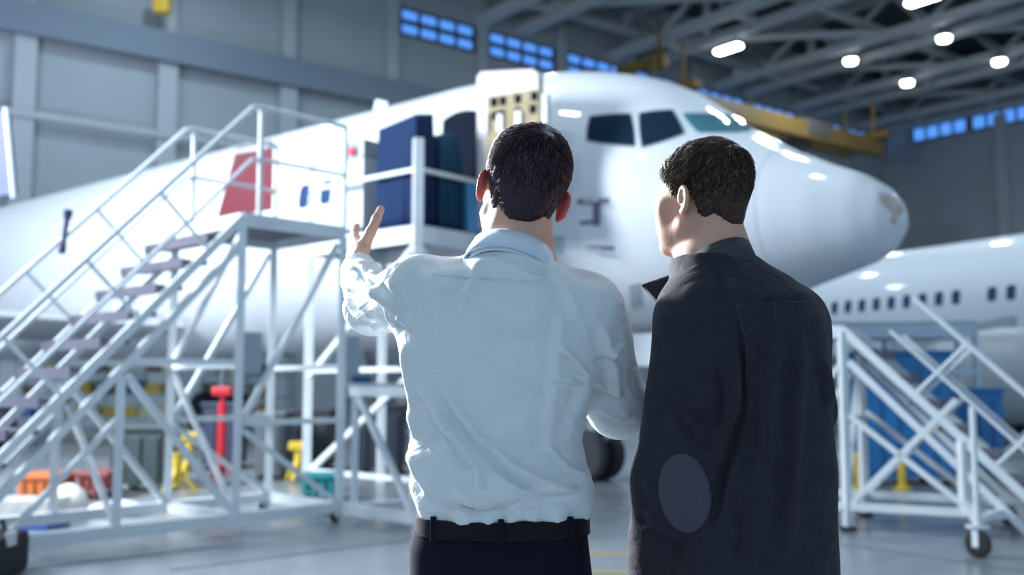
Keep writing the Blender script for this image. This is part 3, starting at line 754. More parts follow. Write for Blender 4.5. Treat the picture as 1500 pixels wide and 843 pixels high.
    # undercarriage
    def wheel(c_, r, w_, parent):
        m = MB(); m.lathe(c_ - ux * w_ / 2, ux, [(0, r * .55), (0, r * .88), (w_ * .18, r), (w_ * .82, r), (w_, r * .88), (w_, r * .55)], 36)
        t_ = m.build('wheel', tyre_m, parent, smooth=True)
        m = MB(); m.lathe(c_ - ux * (w_ / 2 + .004), ux, [(0, .02), (0, r * .2), (.03, r * .25), (.05, r * .54), (w_ - .05 + .008, r * .54), (w_ - .02, r * .22), (w_ + .008, .02)], 28); m.build('hub', alu_m, t_, smooth=True)
    gb_ = MB(); g = W(4.35, 0, 0); g[2] = 0
    gb_.tube([g + zz * .36, g + zz * 1.2, W(4.15, 0, -1.7)], [.055, .075, .10], 14); gb_.tube([g + zz * .36 - ux * .2, g + zz * .36 + ux * .2], .05, 12)
    gb_.tube([g + zz * 1.25, W(3.3, 0, -1.75)], .04, 10); gb_.tube([g + zz * .9 - vx * .12, g + zz * .62 - vx * .26, g + zz * .4], .03, 8)
    gb_.build('nose_gear_leg', alu_m, root, smooth=True)
    for s_ in (1, -1):
        wheel(g + ux * s_ * .2 + zz * .352, .352, .2, root)
        m = MB(); m.box(W(3.55, s_ * .42, -2.12), (1.4, .03, .42), (vx, ux, zz), .02); m.build('gear_door', white_p, root)
        g2 = W(17.6, s_ * 2.85, 0); g2[2] = 0; m = MB(); m.tube([g2 + zz * .55, W(17.4, s_ * 2.8, -1.0)], .12, 12); m.build('main_gear_leg', alu_m, root, smooth=True)
        for q in (-.43, .43): wheel(g2 + ux * q + zz * .556, .556, .4, root)
    m = MB(); m.box(W(8.8, 0, 2.12), (.32, .03, .34), (vx + zz * .35, ux, zz - vx * .35), .012); m.build('blade_antenna', white_p, root)
    if detail: detail(root, W, vx, ux, hit, patch)
    return root, W, vx, ux, skin_side
def main_detail(root, W, vx, ux, hit, patch):
    for q, mt, nm in (([(864, 171), (924, 167), (931, 215), (859, 206)], glass_d, 'side_window'), ([(936, 166.5), (984, 161.5), (1003, 195), (940, 217)], glass_d, 'side_window'), ([(997, 166), (1074, 169), (1103, 193), (1021, 195)], glass_t, 'windshield')):
        c_ = np.mean(q, 0); fr = [tuple(c_ + (np.array(p) - c_) * 1.0 + np.sign(np.array(p) - c_) * 2.0) for p in q]
        patch('window_frame', fr, seal_m, .006, 12, .05); patch(nm, q, mt, .016, 12, .06)
    patch('doorway', [(646, 170), (708, 157), (713, 338), (650, 342)], dark_m, .012, 14, .10)  # near-black plate on the skin; shade of the opening put into its colour
    patch('marking', [(347, 217), (399, 206), (408, 306), (318, 321)], red_m, .01, 8)
    for q in ([(846, 292), (893, 290), (893, 298), (846, 300)], [(869, 298), (880, 298), (879, 331), (868, 331)], [(858, 360), (900, 361), (900, 367), (858, 366)], [(850, 324), (870, 322), (870, 328), (850, 330)]):
        patch('marking', q, mat('stencil_marking', (.16, .16, .25), .6), .008, 5)
    for px, py in ((862, 296), (866, 361), (816, 352)):
        h = hit(px, py, 0.0); m = MB(); m.tube([h[0], h[0] + h[1] * .12, h[0] + h[1] * .15 - vx * .22], [.022, .018, .010], 10); m.build('pitot_probe', alu_m, root, smooth=True)
    # worn paint on the tip of the radome
    pts = [(1286, 283), (1299, 285), (1312, 292), (1321, 302), (1323, 312), (1316, 320), (1310, 331), (1304, 325), (1305, 312), (1296, 303), (1288, 294)]
    c_ = np.mean(pts, 0); hv = [hit(*c_, .004)]
    for k_ in (.5, 1.0):
        for i, p in enumerate(pts): hv.append(hit(*(c_ + (np.array(p) - c_) * k_), .004))
    m = MB(); n = len(pts); m.add([h[0] for h in hv], [(0, 1 + i, 1 + (i + 1) % n) for i in range(n)] + [(1 + i, 1 + n + i, 1 + n + (i + 1) % n, 1 + (i + 1) % n) for i in range(n)])
    o = m.build('worn_patch', wear_m, root, smooth='all'); tag(o, 'bare beige patch on the radome')
    # lower skin panels in bare metal near the nose gear bay
    patch('access_panel', [(921, 418), (938, 414), (941, 448), (925, 452)], grey_p, .008, 6)
    patch('access_panel', [(806, 345), (826, 347), (826, 372), (806, 370)], mat('panel_blue_grey', (.42, .52, .60), .5), .008, 6)
    # service door swung open ahead of the doorway, lining off
    tan_m = mat('tan_insulation', (.38, .31, .19), .8, var=.15, vscale=8); pale_m = mat('pale_pink_liner', (.66, .60, .60), .6)
    u0 = 2.35
    def on(px, py, du=0.0):
        d = ray(px, py); o_ = np.array([0, 0, CAM_H]); p0 = W(0, u0 + du, 0); t_ = np.dot(p0 - o_, ux) / np.dot(d, ux); return o_ + d * t_
    def slab(name, quad, mt, t0, t1, parent):
        m = MB(); a = [on(*p, t0) for p in quad]; b = [x + ux * (t1 - t0) for x in a]; m.rings([a, b]); return m.build(name, mt, parent)
    door = slab('service_door', [(706, 116), (712, 108), (788, 104), (796, 112), (799, 322), (708, 336)], pale_m, -.10, 0, root)
    lining = slab('door_lining', [(716, 143), (793, 131), (795, 310), (716, 322)], tan_m, 0, .035, door)
    for px, py in ((724, 150), (737, 148), (759, 145), (783, 141), (735, 168), (759, 164), (781, 160), (725, 170)):
        slab('lightening_hole', [(px - 4.5, py - 6), (px + 4.5, py - 6.6), (px + 4.5, py + 6), (px - 4.5, py + 6.6)], dark_m, .036, .046, door)
    for px, py in ((734, 180), (761, 175), (712, 180)):
        slab('latch', [(px - 4, py - 12), (px + 4, py - 12), (px + 4, py + 14), (px - 4, py + 14)], white_p, .047, .08, door)
    slab('hinge_arm', [(799, 140), (806, 139), (806, 182), (799, 183)], white_p, -.05, .02, door)
A1 = .868; zc1 = 3.886
W_LIST1 = []
air1, AW, AV, AU, ASK = airplane((4.443, 11.077), A1, zc1, [7.38, 7.90, 8.42], 'large white airliner with its service door open and stairs at its side', main_detail, (1, -1), (-1,))
def det2(root, W, vx, ux, hit, patch):
    pass
air2 = airplane((20.4, 12.9), math.radians(27.4), 3.25, [14 + .53 * k for k in (-9, -8, -7, -6, -5, -4, -3, -2, -1, 0, 1, 3, 4, 5, 6, 7, 8, 9, 10, 11, 12, 13, 14)], 'white airliner parked behind at the far right, row of dark cabin windows', det2, (-1,))[0]
for ch in [o for o in bpy.data.objects if o.parent == air1 and o.name.split('.')[0] in ('side_window', 'windshield', 'window_frame')]:
    c_ = ch.copy(); COL.objects.link(c_); c_.parent = air2; c_.rotation_euler.z = math.radians(27.4) - A1; c_.location.z = 3.25 - zc1
# ================================================================ STAIRS AND SCAFFOLDS
steel = mat('painted_white_steel', (.74, .79, .82), .38, 0, var=.06, vscale=3)
steel_b = mat('pale_blue_steel', (.45, .53, .60), .42, .3)
tread_m = mat('grey_tread_plate', (.12, .12, .165), .7, .1)
plate_m = mat('grey_plate', (.34, .40, .45), .5, .3)
rubber = mat('black_rubber', (.02, .02, .022), .7)
def v3(xy, z): return np.array([xy[0], xy[1], z])
def caster(parent, p, r=.10, d=(1, 0, 0)):
    d = unit(d); p = np.asarray(p, float); ax = np.cross(d, [0, 0, 1])
    m = MB(); m.box(p + np.array([0, 0, 2.25 * r]), (.14, .11, .02)); m.box(p + ax * .035 + np.array([0, 0, 1.55 * r]), (.05, .012, 1.5 * r), (d, ax, (0, 0, 1))); m.box(p - ax * .035 + np.array([0, 0, 1.55 * r]), (.05, .012, 1.5 * r), (d, ax, (0, 0, 1)))
    m.tube([p - ax * .045 + np.array([0, 0, r]), p + ax * .045 + np.array([0, 0, r])], .014, 8)
    f = m.build('caster', steel, parent)
    m = MB(); c_ = p + np.array([0, 0, r]); m.lathe(c_ - ax * .025, ax, [(0, r * .3), (0, r * .85), (.01, r), (.04, r), (.05, r * .85), (.05, r * .3)], 24); m.build('caster_wheel', rubber, f, smooth=True)
def stairs(name, label, F, e, b, zD, Wd, deck, run, tan, nt, rail=1.04, base=True, rs=None):
    """F front top corner; e = level direction down the stair; b = across"""
    e = unit((*e, 0)); b = unit((*b, 0)); F = np.array([F[0], F[1], 0]); P = lambda r, s, z: F + e * r + b * s + np.array([0, 0, z])
    root = empty(name, P(0, Wd / 2, 0), label, 'stairs')
    B = lambda nm, a, c_, w, h=None, mt=steel: MB().beam(P(*a), P(*c_), w, h).build(nm, mt, root)
    m = MB(); m.box(P(-deck / 2, Wd / 2, zD + .0), (deck, Wd, .035), (e, b, (0, 0, 1))); m.build('deck', tread_m, root)
    for s in (0, Wd):
        B('deck_beam', (0, s, zD - .05), (-deck, s, zD - .05), .05, .12)
    for r in (0, -deck): B('deck_beam', (r, 0, zD - .05), (r, Wd, zD - .05), .05, .12)
    sl = math.atan(tan); up = np.array([math.sin(sl), math.cos(sl)])
    for s in (0, Wd):
        B('stringer', (0, s, zD - .03), (run, s, zD - .03 - run * tan), .045, .075)
        B('stringer', (.05, s, zD - .33), (run - .22, s, zD - .28 - (run - .17) * tan), .045, .065)
        zr = lambda r: zD + rail - max(0, r + .13) * tan
        for h, nm, rr in ((0, 'handrail', .024), (.50, 'mid_rail', .019)):
            pts = [P(-deck, s, zD + rail - h), P(-.16, s, zD + rail - h), P(-.08, s, zD + rail - h - .02), P(run - .1, s, zr(run - .1) - h)]
            if rs: r0_ = rs + (.0 if h == 0 else -.2); pts = [P(r0_, s, zr(r0_) - h), pts[-1]]
            MB().tube(pts, rr, 10).build(nm, steel, root, smooth=True)
        for r in (() if rs else (-.17, -deck)): MB().tube([P(r, s, zD - .05), P(r, s, zD + rail)], .027, 10).build('rail_post', steel, root, smooth=True)
        r = rs or .35
        while r < run - .1:
            q = (rail - .13 * tan) / (up[1] + up[0] * tan) / 1.35; MB().tube([P(r, s, zD - r * tan), P(r + up[0] * q * 1.35, s, zD - r * tan + up[1] * q * 1.35)], .018, 8).build('baluster', steel, root, smooth=True); r += .62
    for i in range(1, nt):
        z = zD * (1 - i / nt); r = (zD - z) / tan - .02
        if r > run: break
        m = MB(); m.box(P(r, Wd / 2, z), (.25, Wd - .06, .04), (e, b, (0, 0, 1)), .006); m.box(P(r + .12, Wd / 2, z - .015), (.016, Wd - .06, .085), (e, b, (0, 0, 1))); m.build('tread', tread_m, root)
    return root, P, B
# ---- left: long stairs up to the aircraft
e1, b1 = (-.68, -.733), (-.733, .68)
S1, P1, B1 = stairs('maintenance_stairs', 'tall white steel stairs with grey treads at left, leading up to the open aircraft door', (-2.47, 9.05), e1, b1, 2.89, 1.22, 1.15, 2.72, 1.03, 12)
for s in (0, 1.22):
    B1('base_beam', (2.0, s, .14), (-1.15, s, .14), .08, .10)
    for r in (0, -1.15): B1('leg', (r, s, .14), (r, s, 2.8), .075)
    B1('leg', (1.10, s, .14), (1.10, s, 1.40), .07)
    B1('horizontal_brace', (-1.15, s, .98), (.0, s, .98), .05); B1('horizontal_brace', (0, s, 1.53), (1.0, s, 1.53), .05)
    B1('diagonal_brace', (1.05, s, 1.40), (.04, s, .2), .055); B1('diagonal_brace', (-1.08, s, 2.72), (-.03, s, .98), .05)
    B1('diagonal_brace', (-1.1, s, .2), (-.05, s, .92), .045); B1('diagonal_brace', (1.95, s, .2), (1.12, s, 1.05), .045)
    for r in (1.95, -1.1): caster(S1, P1(r, s, 0), .055, (*e1, 0))
for r in (2.0, 0, -1.15): B1('cross_beam', (r, 0, .14), (r, 1.22, .14), .07, .09)
for r in (0, -1.15): B1('cross_beam', (r, 0, 1.5), (r, 1.22, 1.5), .05)
B1('diagonal_brace', (0, .03, .2), (0, 1.19, 1.45), .045); B1('diagonal_brace', (0, 1.19, 1.55), (0, .03, 2.7), .045); B1('diagonal_brace', (1.1, .03, .2), (1.1, 1.19, 1.35), .045)
for r, s in ((-.02, .06), (-1.12, .0)):
    m = MB(); m.box(P1(r - .12, s, 1.62), (.26, .02, .38), (unit((*e1, 0)), unit((*b1, 0)), (0, 0, 1)), .006); tag(m.build('control_box', plate_m, S1), 'grey box on the leg')
# ---- platform at the aircraft door
C2 = np.array([-1.09, 11.40, 0]); ax = -AU; bx_ = AV   # ax: towards the fuselage, bx_: towards the tail
Q = lambda a, b, z: C2 + ax * a + bx_ * b + np.array([0, 0, z])
S2 = empty('service_platform', Q(.6, .9, 0), 'white work platform level with the open aircraft door, dark bins standing on it', 'platform')
LD, WD2, ZD = 1.25, 1.95, 3.16
m = MB(); m.box(Q(LD / 2, WD2 / 2, ZD), (LD, WD2, .04), (ax, bx_, (0, 0, 1))); m.build('deck', tread_m, S2)
for a, b in (((0, 0), (0, WD2)), ((0, 0), (LD, 0)), ((LD, 0), (LD, WD2)), ((0, WD2), (LD, WD2))): MB().beam(Q(*a, ZD - .1), Q(*b, ZD - .1), .07, .2).build('deck_beam', steel, S2)
for a, b, zt in ((0, 0, 4.18), (0, WD2, 4.18), (LD, 0, 4.0), (LD, WD2, 3.16)):
    m = MB(); m.beam(Q(a, b, .0), Q(a, b, ZD), .10); m.build('leg', steel, S2)
    if zt > 3.2: m = MB(); m.beam(Q(a, b, ZD), Q(a, b, zt), .11 if a + b == 0 else .06); m.build('rail_post', steel, S2)
MB().beam(Q(0, 0, 3.82), Q(0, WD2, 3.82), .05).build('guard_rail', steel, S2); MB().beam(Q(0, 0, 3.82), Q(LD, 0, 3.82), .05).build('guard_rail', steel, S2)
for a, b in (((0, 0, ZD - .2), (LD, 0, 1.6)), ((0, 0, ZD - .2), (0, WD2, 1.4)), ((0, WD2, .2), (0, 0, 1.5)), ((0, 0, 1.5), (LD, 0, .2))): MB().beam(Q(*a), Q(*b), .06).build('diagonal_brace', steel, S2)
for z in (.25, 1.5):
    MB().beam(Q(0, 0, z), Q(0, WD2, z), .06).build('horizontal_brace', steel, S2); MB().beam(Q(0, 0, z), Q(LD, 0, z), .06).build('horizontal_brace', steel, S2)
# ---- low trestle beside the stairs
T0 = np.array([-1.60, 9.86, 0]); ta = unit((.743, -.669, 0)) ; tb_ = unit((.669, .743, 0))
TQ = lambda a, b, z: T0 + ta * a + tb_ * b + np.array([0, 0, z])
S3 = empty('trestle', TQ(.9, .5, 0), 'low white steel trestle between the tall stairs and the aircraft nose wheel', 'trestle')
for b in (0, 1.0):
    MB().beam(TQ(.03, b, .12), TQ(1.9, b, .12), .08, .10).build('base_beam', steel, S3); MB().beam(TQ(.03, b, 1.26), TQ(1.9, b, 1.26), .06, .09).build('top_beam', steel, S3)
    for a in (.10, .98, 1.84): MB().beam(TQ(a, b, 0), TQ(a, b, 1.22), .06).build('leg', steel, S3)
    MB().beam(TQ(.16, b, 1.2), TQ(.92, b, .18), .055).build('diagonal_brace', steel, S3); MB().beam(TQ(1.04, b, .18), TQ(1.78, b, 1.2), .055).build('diagonal_brace', steel, S3)
for a in (.03, 1.9): MB().beam(TQ(a, 0, .12), TQ(a, 1, .12), .07).build('cross_beam', steel, S3); MB().beam(TQ(a, 0, 1.24), TQ(a, 1, 1.24), .05).build('cross_beam', steel, S3)
m = MB(); m.box(TQ(.96, .5, 1.325), (1.95, 1.06, .035), (ta, tb_, (0, 0, 1))); m.build('top_board', plate_m, S3)
# ---- right: mobile stairs
e4, b4 = (.89, -.456), (.456, .89)
S4, P4, B4 = stairs('mobile_stairs', 'white steel mobile stairs at right, running down away from the second aircraft', (3.07, 9.27), e4, b4, 1.87, 1.10, 1.0, 1.78, 1.0, 8, rail=1.0, rs=.62)
for s in (0, 1.10):
    for r in (0, -1.0): B4('leg', (r, s, 0.02), (r, s, 1.82), .07); MB().box(P4(r, s, .02), (.12, .12, .04)).build('foot', rubber, S4)
    B4('leg', (.98, s, .20), (.98, s, .84), .07)
    B4('diagonal_brace', (.04, s, 1.05), (.95, s, .30), .05); B4('diagonal_brace', (.04, s, .25), (.95, s, 1.2), .05); B4('diagonal_brace', (-.96, s, .3), (-.04, s, 1.5), .05)
    B4('base_beam', (-1.0, s, .22), (1.30, s, .22), .06, .07)
for r in (0, -1.0, .98): B4('cross_beam', (r, 0, .22), (r, 1.1, .22), .05)
B4('cross_beam', (0, 0, 1.0), (0, 1.1, 1.0), .05); B4('diagonal_brace', (0, .03, .3), (0, 1.07, 1.7), .05)
# outrigger with its caster
q0, q1 = P4(.98, 0, .30), np.array([3.60, 7.85, .28])
MB().beam(q0, q1, .06).build('outrigger', steel, S4); MB().beam(q1, P4(1.25, 0, .24), .05).build('outrigger', steel, S4)
MB().tube([q1 - np.array([0, 0, .06]), q1 + np.array([0, 0, .88])], .026, 10).build('jack_screw', steel, S4, smooth=True)
caster(S4, (q1[0], q1[1], 0), .105, (.5, -.8, 0)); caster(S4, P4(1.3, 1.1, 0), .085, (.5, -.8, 0))
# ---- right: long docking platform against the second aircraft
D0 = at_y(1196, 478, 15.5); D1 = at_y(1432, 470, 15.0); D0[2] = D1[2] = 2.25; dd = unit(D1 - D0); dp = np.array([-dd[1], dd[0], 0])
S5 = empty('docking_platform', ((D0[0] + D1[0]) / 2, (D0[1] + D1[1]) / 2, 0), 'long grey docking platform in front of the second aircraft, above the blue containers', 'platform')
m = MB(); m.box((D0 + D1) / 2 + dp * .6, (np.linalg.norm(D1 - D0), 1.2, .05), (dd, dp, (0, 0, 1))); m.build('deck', plate_m, S5)
for q in (0, 1.2):
    MB().beam(D0 + dp * q - [0, 0, .12], D1 + dp * q - [0, 0, .12], .06, .2).build('deck_beam', steel_b, S5); MB().beam(D0 + dp * q - [0, 0, .75], D1 + dp * q - [0, 0, .75], .06, .1).build('lower_beam', steel_b, S5)
    for f in (.02, .5, .98): p = D0 + (D1 - D0) * f + dp * q; MB().beam(p * [1, 1, 0], p, .07).build('leg', steel_b, S5)
# ---- right: small step stand close behind the man in the jacket
# ================================================================ HANGAR
def concrete():
    m = bpy.data.materials.new('polished_floor'); m.use_nodes = True; nt = m.node_tree; b = nt.nodes['Principled BSDF']
    tc = nt.nodes.new('ShaderNodeTexCoord'); n = nt.nodes.new('ShaderNodeTexNoise'); n.inputs['Scale'].default_value = .6; n.inputs['Detail'].default_value = 6
    nt.links.new(tc.outputs['Object'], n.inputs['Vector'])
    cr = nt.nodes.new('ShaderNodeValToRGB'); cr.color_ramp.elements[0].position = .3; cr.color_ramp.elements[1].position = .75
    cr.color_ramp.elements[0].color = (.22, .25, .28, 1); cr.color_ramp.elements[1].color = (.32, .35, .38, 1)
    nt.links.new(n.outputs['Fac'], cr.inputs['Fac']); nt.links.new(cr.outputs['Color'], b.inputs['Base Color'])
    mr = nt.nodes.new('ShaderNodeMapRange'); mr.inputs['To Min'].default_value = .18; mr.inputs['To Max'].default_value = .34
    nt.links.new(n.outputs['Fac'], mr.inputs['Value']); nt.links.new(mr.outputs['Result'], b.inputs['Roughness'])
    return m
floor_m = concrete()
wall_m = mat('grey_wall_panels', (.30, .34, .37), .8, var=.08, vscale=.15)
col_m = mat('pale_column_paint', (.34, .38, .41), .6)
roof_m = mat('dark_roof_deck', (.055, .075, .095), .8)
truss_m = mat('grey_truss_paint', (.42, .46, .48), .6)
win_m = mat('evening_sky_glass', (.02, .05, .1), .2, emit=(.10, .32, .95), es=.95)
yel_m = mat('crane_yellow', (.21, .125, .03), .5)
ds = np.array([.788, .616, 0]); dn = np.array([-.616, .788, 0]); ZU = np.array([0, 0, 1.])
Lw = lambda s, t, z: ds * s + dn * t + ZU * z     # s along the left wall, t distance towards it
def structure(o, name=None): o['kind'] = 'structure'; return o
m = MB(); m.add([Lw(-60, -40, 0), Lw(90, -40, 0), Lw(90, 60, 0), Lw(-60, 60, 0), Lw(-60, -40, -.3), Lw(90, -40, -.3), Lw(90, 60, -.3), Lw(-60, 60, -.3)], [(0, 1, 2, 3), (7, 6, 5, 4), (0, 4, 5, 1), (1, 5, 6, 2), (2, 6, 7, 3), (3, 7, 4, 0)])
structure(m.build('floor', floor_m))
def slabbox(name, s0, s1, t0, t1, z0, z1, mt): m = MB(); m.box(Lw((s0 + s1) / 2, (t0 + t1) / 2, (z0 + z1) / 2), (s1 - s0, t1 - t0, z1 - z0), (ds, dn, ZU)); return structure(m.build(name, mt))
ROOF = 27.0
slabbox('wall_left', -60, 76, 46, 46.5, 0, ROOF, wall_m)
slabbox('wall_end', 76, 76.5, -40, 46.5, 0, ROOF, wall_m)
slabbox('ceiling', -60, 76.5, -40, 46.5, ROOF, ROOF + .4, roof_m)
k = 1
for s, w in [(-27.4 + 6.1 * i, .9) for i in range(17)]:
    if s < -15 : continue
    m = MB(); c_ = s; m.box(Lw(c_, 45.78, 8.2), (w, .5, 16.4), (ds, dn, ZU), .05); m.box(Lw(c_, 45.82, 21.5), (w * .8, .4, 9.5), (ds, dn, ZU), .05); structure(m.build('trim_%d' % k, col_m)); k += 1
for t in (36, 26, 16, 6, -4): m = MB(); m.box(Lw(75.78, t, 11), (.5, .9, 21.8), (ds, dn, ZU), .05); structure(m.build('trim_%d' % k, col_m)); k += 1
band_m = mat('dark_band_paint', (.15, .19, .24), .7)
slabbox('trim_%d' % k, -60, 76, 45.2, 45.52, 16.2, 17.6, band_m); k += 1
slabbox('trim_%d' % k, -60, 76, 45.4, 45.6, 12.6, 12.9, col_m); k += 1
# clerestory windows, two rows of panes in each bay
wn = 1
def window(c, along, out, wd, rows, name):
    f = MB(); g = MB(); ncol = 4
    for z0, z1 in rows:
        for i in range(ncol):
            a0 = -wd / 2 + wd * i / ncol + .12; a1 = -wd / 2 + wd * (i + 1) / ncol - .12
            g.box(c + along * ((a0 + a1) / 2) + ZU * ((z0 + z1) / 2) + out * .06, (a1 - a0, .05, z1 - z0 - .1), (along, out, ZU))
        for i in range(ncol + 1): f.box(c + along * (-wd / 2 + wd * i / ncol) + ZU * ((z0 + z1) / 2) + out * .1, (.16, .14, z1 - z0), (along, out, ZU))
    for z in [r_ for q in rows for r_ in q]: f.box(c + ZU * z + out * .1, (wd + .1, .14, .14), (along, out, ZU))
    o = structure(f.build(name, mat('dark_window_frame', (.05, .08, .12), .5)))
    structure(g.build('window_pane', win_m, o))
for i in range(9, 17):
    s = -27.4 + 6.1 * i + 3.05
    window(Lw(s, 46, 0), ds, -dn, 5.0, ((20.55, 21.2), (21.35, 22.0)), 'window_%d' % wn); wn += 1
for t in (41, 36, 31, 26, 21, 16): window(Lw(76, t, 0), dn, -ds, 4.6, ((21.1, 22.2),), 'window_%d' % wn); wn += 1
# roof trusses parallel to the end wall
def truss(s, name):
    m = MB(); zb, zt = 22.5, 25.6
    for ds_ in (-.9, .9):
        m.beam(Lw(s + ds_ * 1.6, -38, zb), Lw(s + ds_ * 1.6, 46, zb), .65, .55); 
    m.beam(Lw(s, -38, zt), Lw(s, 46, zt), .6, .5)
    for i, t in enumerate(range(-36, 46, 6)):
        m.beam(Lw(s - 1.44, t, zb), Lw(s, t + 3, zt), .3); m.beam(Lw(s + 1.44, t, zb), Lw(s, t + 3, zt), .3)
        m.beam(Lw(s, t + 3, zt), Lw(s - 1.44, t + 6, zb), .3); m.beam(Lw(s - 1.44, t, zb), Lw(s + 1.44, t, zb), .3)
        if t % 12 == 0: m.beam(Lw(s, t + 3, zt - .2), Lw(s, t + 3, zb), .35)
    return structure(m.build(name, truss_m))
for s in (24, 35, 45.5, 56, 65, 74): truss(s, 'trim_%d' % k); k += 1
for t in (44, 34, 24, 14, 4, -6, -16):
    m = MB()
    for s0 in range(14, 75, 10):
        m.beam(Lw(s0, t, 23.6), Lw(s0 + 10, t, 23.6), .45, .4); m.beam(Lw(s0, t, 22.9), Lw(s0 + 10, t - 10, 22.9), .4, .35)
    structure(m.build('trim_%d' % k, truss_m)); k += 1
# ceiling lamps
lamp_m = mat('lamp_lens', (1, 1, 1), .4, emit=(.95, .98, 1.0), es=14)
lbody_m = mat('lamp_housing', (.25, .27, .3), .5)
lamps = [((1067, 72), 'long', 'long white lamp lowest left among the ceiling lamps'), ((1410, 185), 'long', 'long white lamp nearest the far end windows'), ((1352, 0), 'long', 'long white lamp cut by the top edge of the view'),
         ((1246, 90), 'round', 'round white lamp second from the left under the trusses'), ((1383, 57), 'round', 'round white lamp highest of the round ones'), ((1329, 122), 'round', 'round white lamp lowest of the round ones'), ((1464, 91), 'round', 'round white lamp furthest right under the trusses')]
for (px, py), kind, lab in lamps:
    p = at_z(px, py, 21.8)
    r_ = empty('ceiling_lamp', p, lab, 'lamp', 'hangar ceiling lamps')
    if kind == 'long':
        d = -dn
        m = MB(); m.box(p + ZU * .22, (1.9, .7, .22), (d, ds, ZU), .06); m.tube([p + ZU * .3, p + ZU * 1.0], .05, 8); m.build('housing', lbody_m, r_)
        m = MB(); m.box(p, (1.8, .6, .22), (d, ds, ZU), .1); m.build('lens', lamp_m, r_)
    else:
        m = MB(); m.lathe(p + ZU * .1, ZU, [(0, .42), (.25, .36), (.4, .15), (.9, .05)], 20); m.build('housing', lbody_m, r_, smooth=True)
        m = MB(); m.lathe(p - ZU * .12, ZU, [(-.08, .05), (0, .34), (.2, .40), (.22, .05)], 20); m.build('lens', lamp_m, r_, smooth=True)
# overhead crane
gA, gB = at_z(1086, 168, 17.2), at_z(1288, 218, 17.2); gd = unit(gB - gA); gn = np.cross(ZU, gd)
cr_ = empty('overhead_crane', (gA + gB) / 2, 'yellow overhead crane hanging under the roof trusses', 'crane')
m = MB(); m.beam(gA - gd * 6, gB, .7, 1.1); m.build('girder', yel_m, cr_); m = MB(); m.beam(gA - gd * 6 + gn * 2.2 + ZU * .3, gB + gn * 2.2 + ZU * .3, .6, 1.0); m.build('girder', yel_m, cr_)
m = MB(); m.box((gA + gB) / 2 + gn * 1.1 + ZU * .2, (2.4, 3.0, 1.1), (gd, gn, ZU), .1); m.tube([(gA + gB) / 2 + gn * 1.1, (gA + gB) / 2 + gn * 1.1 - ZU * 1.0], .25, 10); m.build('trolley', mat('crane_trolley', (.10, .09, .08), .6), cr_)
for q in (gA - gd * 5, gB - gd * .6): m = MB(); m.box(q + gn * 1.1 + ZU * .75, (.7, 4.4, .5), (gd, gn, ZU), .05); m.tube([q + ZU * .8, q + ZU * 3.2], .12, 8); m.tube([q + gn * 2.2 + ZU * .8, q + gn * 2.2 + ZU * 3.2], .12, 8); m.build('end_carriage', yel_m, cr_)
hA, hB = at_z(905, 106, 20.5), at_z(966, 90, 20.5)
h_ = empty('hoist', (hA + hB) / 2, 'orange-yellow hoist beam above the aircraft cockpit roof', 'hoist')
m = MB(); m.beam(hA, hB, .45, .55); m.build('beam', yel_m, h_); m = MB(); m.box(hB, (.9, .7, .9), (unit(hB - hA), np.cross(ZU, unit(hB - hA)), ZU), .1); m.tube([hB, hB + ZU * 2.2], .10, 8); m.build('trolley', yel_m, h_)
d_ = ray(238, 4); y_ = np.array([0, 0, CAM_H]) + d_ * (44.6 / (d_ @ dn)); m = MB(); m.box(y_, (.7, .6, 1.0), None, .1); m.tube([y_, y_ + dn * .6 + ZU * .1], .1, 8); tag(m.build('warning_beacon', mat('beacon_yellow', (.65, .42, .05), .5)), 'small yellow beacon high on the left wall column', 'beacon')
# floor lines
lin_m = mat('yellow_floor_paint', (.55, .42, .10), .5)
for i, (y0, lab) in enumerate(((811, 'yellow floor line nearer the nose wheel, between the two men'), (838, 'yellow floor line nearer the viewer, between the two men'))):
    a, b = at_z(660, y0 - 3, 0), at_z(960, y0 + 2, 0); m = MB(); m.beam(a + ZU * .002, b + ZU * .002, .09 if i else .08, .004); tag(m.build('floor_line', lin_m), lab, 'floor line')
jo_m = mat('dark_joint', (.10, .11, .13), .6)
for (pa, pb) in (((250, 836), (600, 792)), ((880, 745), (1500, 838)), ((20, 838), (330, 800))):
    a, b = at_z(*pa, 0), at_z(*pb, 0); m = MB(); m.beam(a + ZU * .001, b + ZU * .001, .035, .003); structure(m.build('trim_%d' % k, jo_m)); k += 1
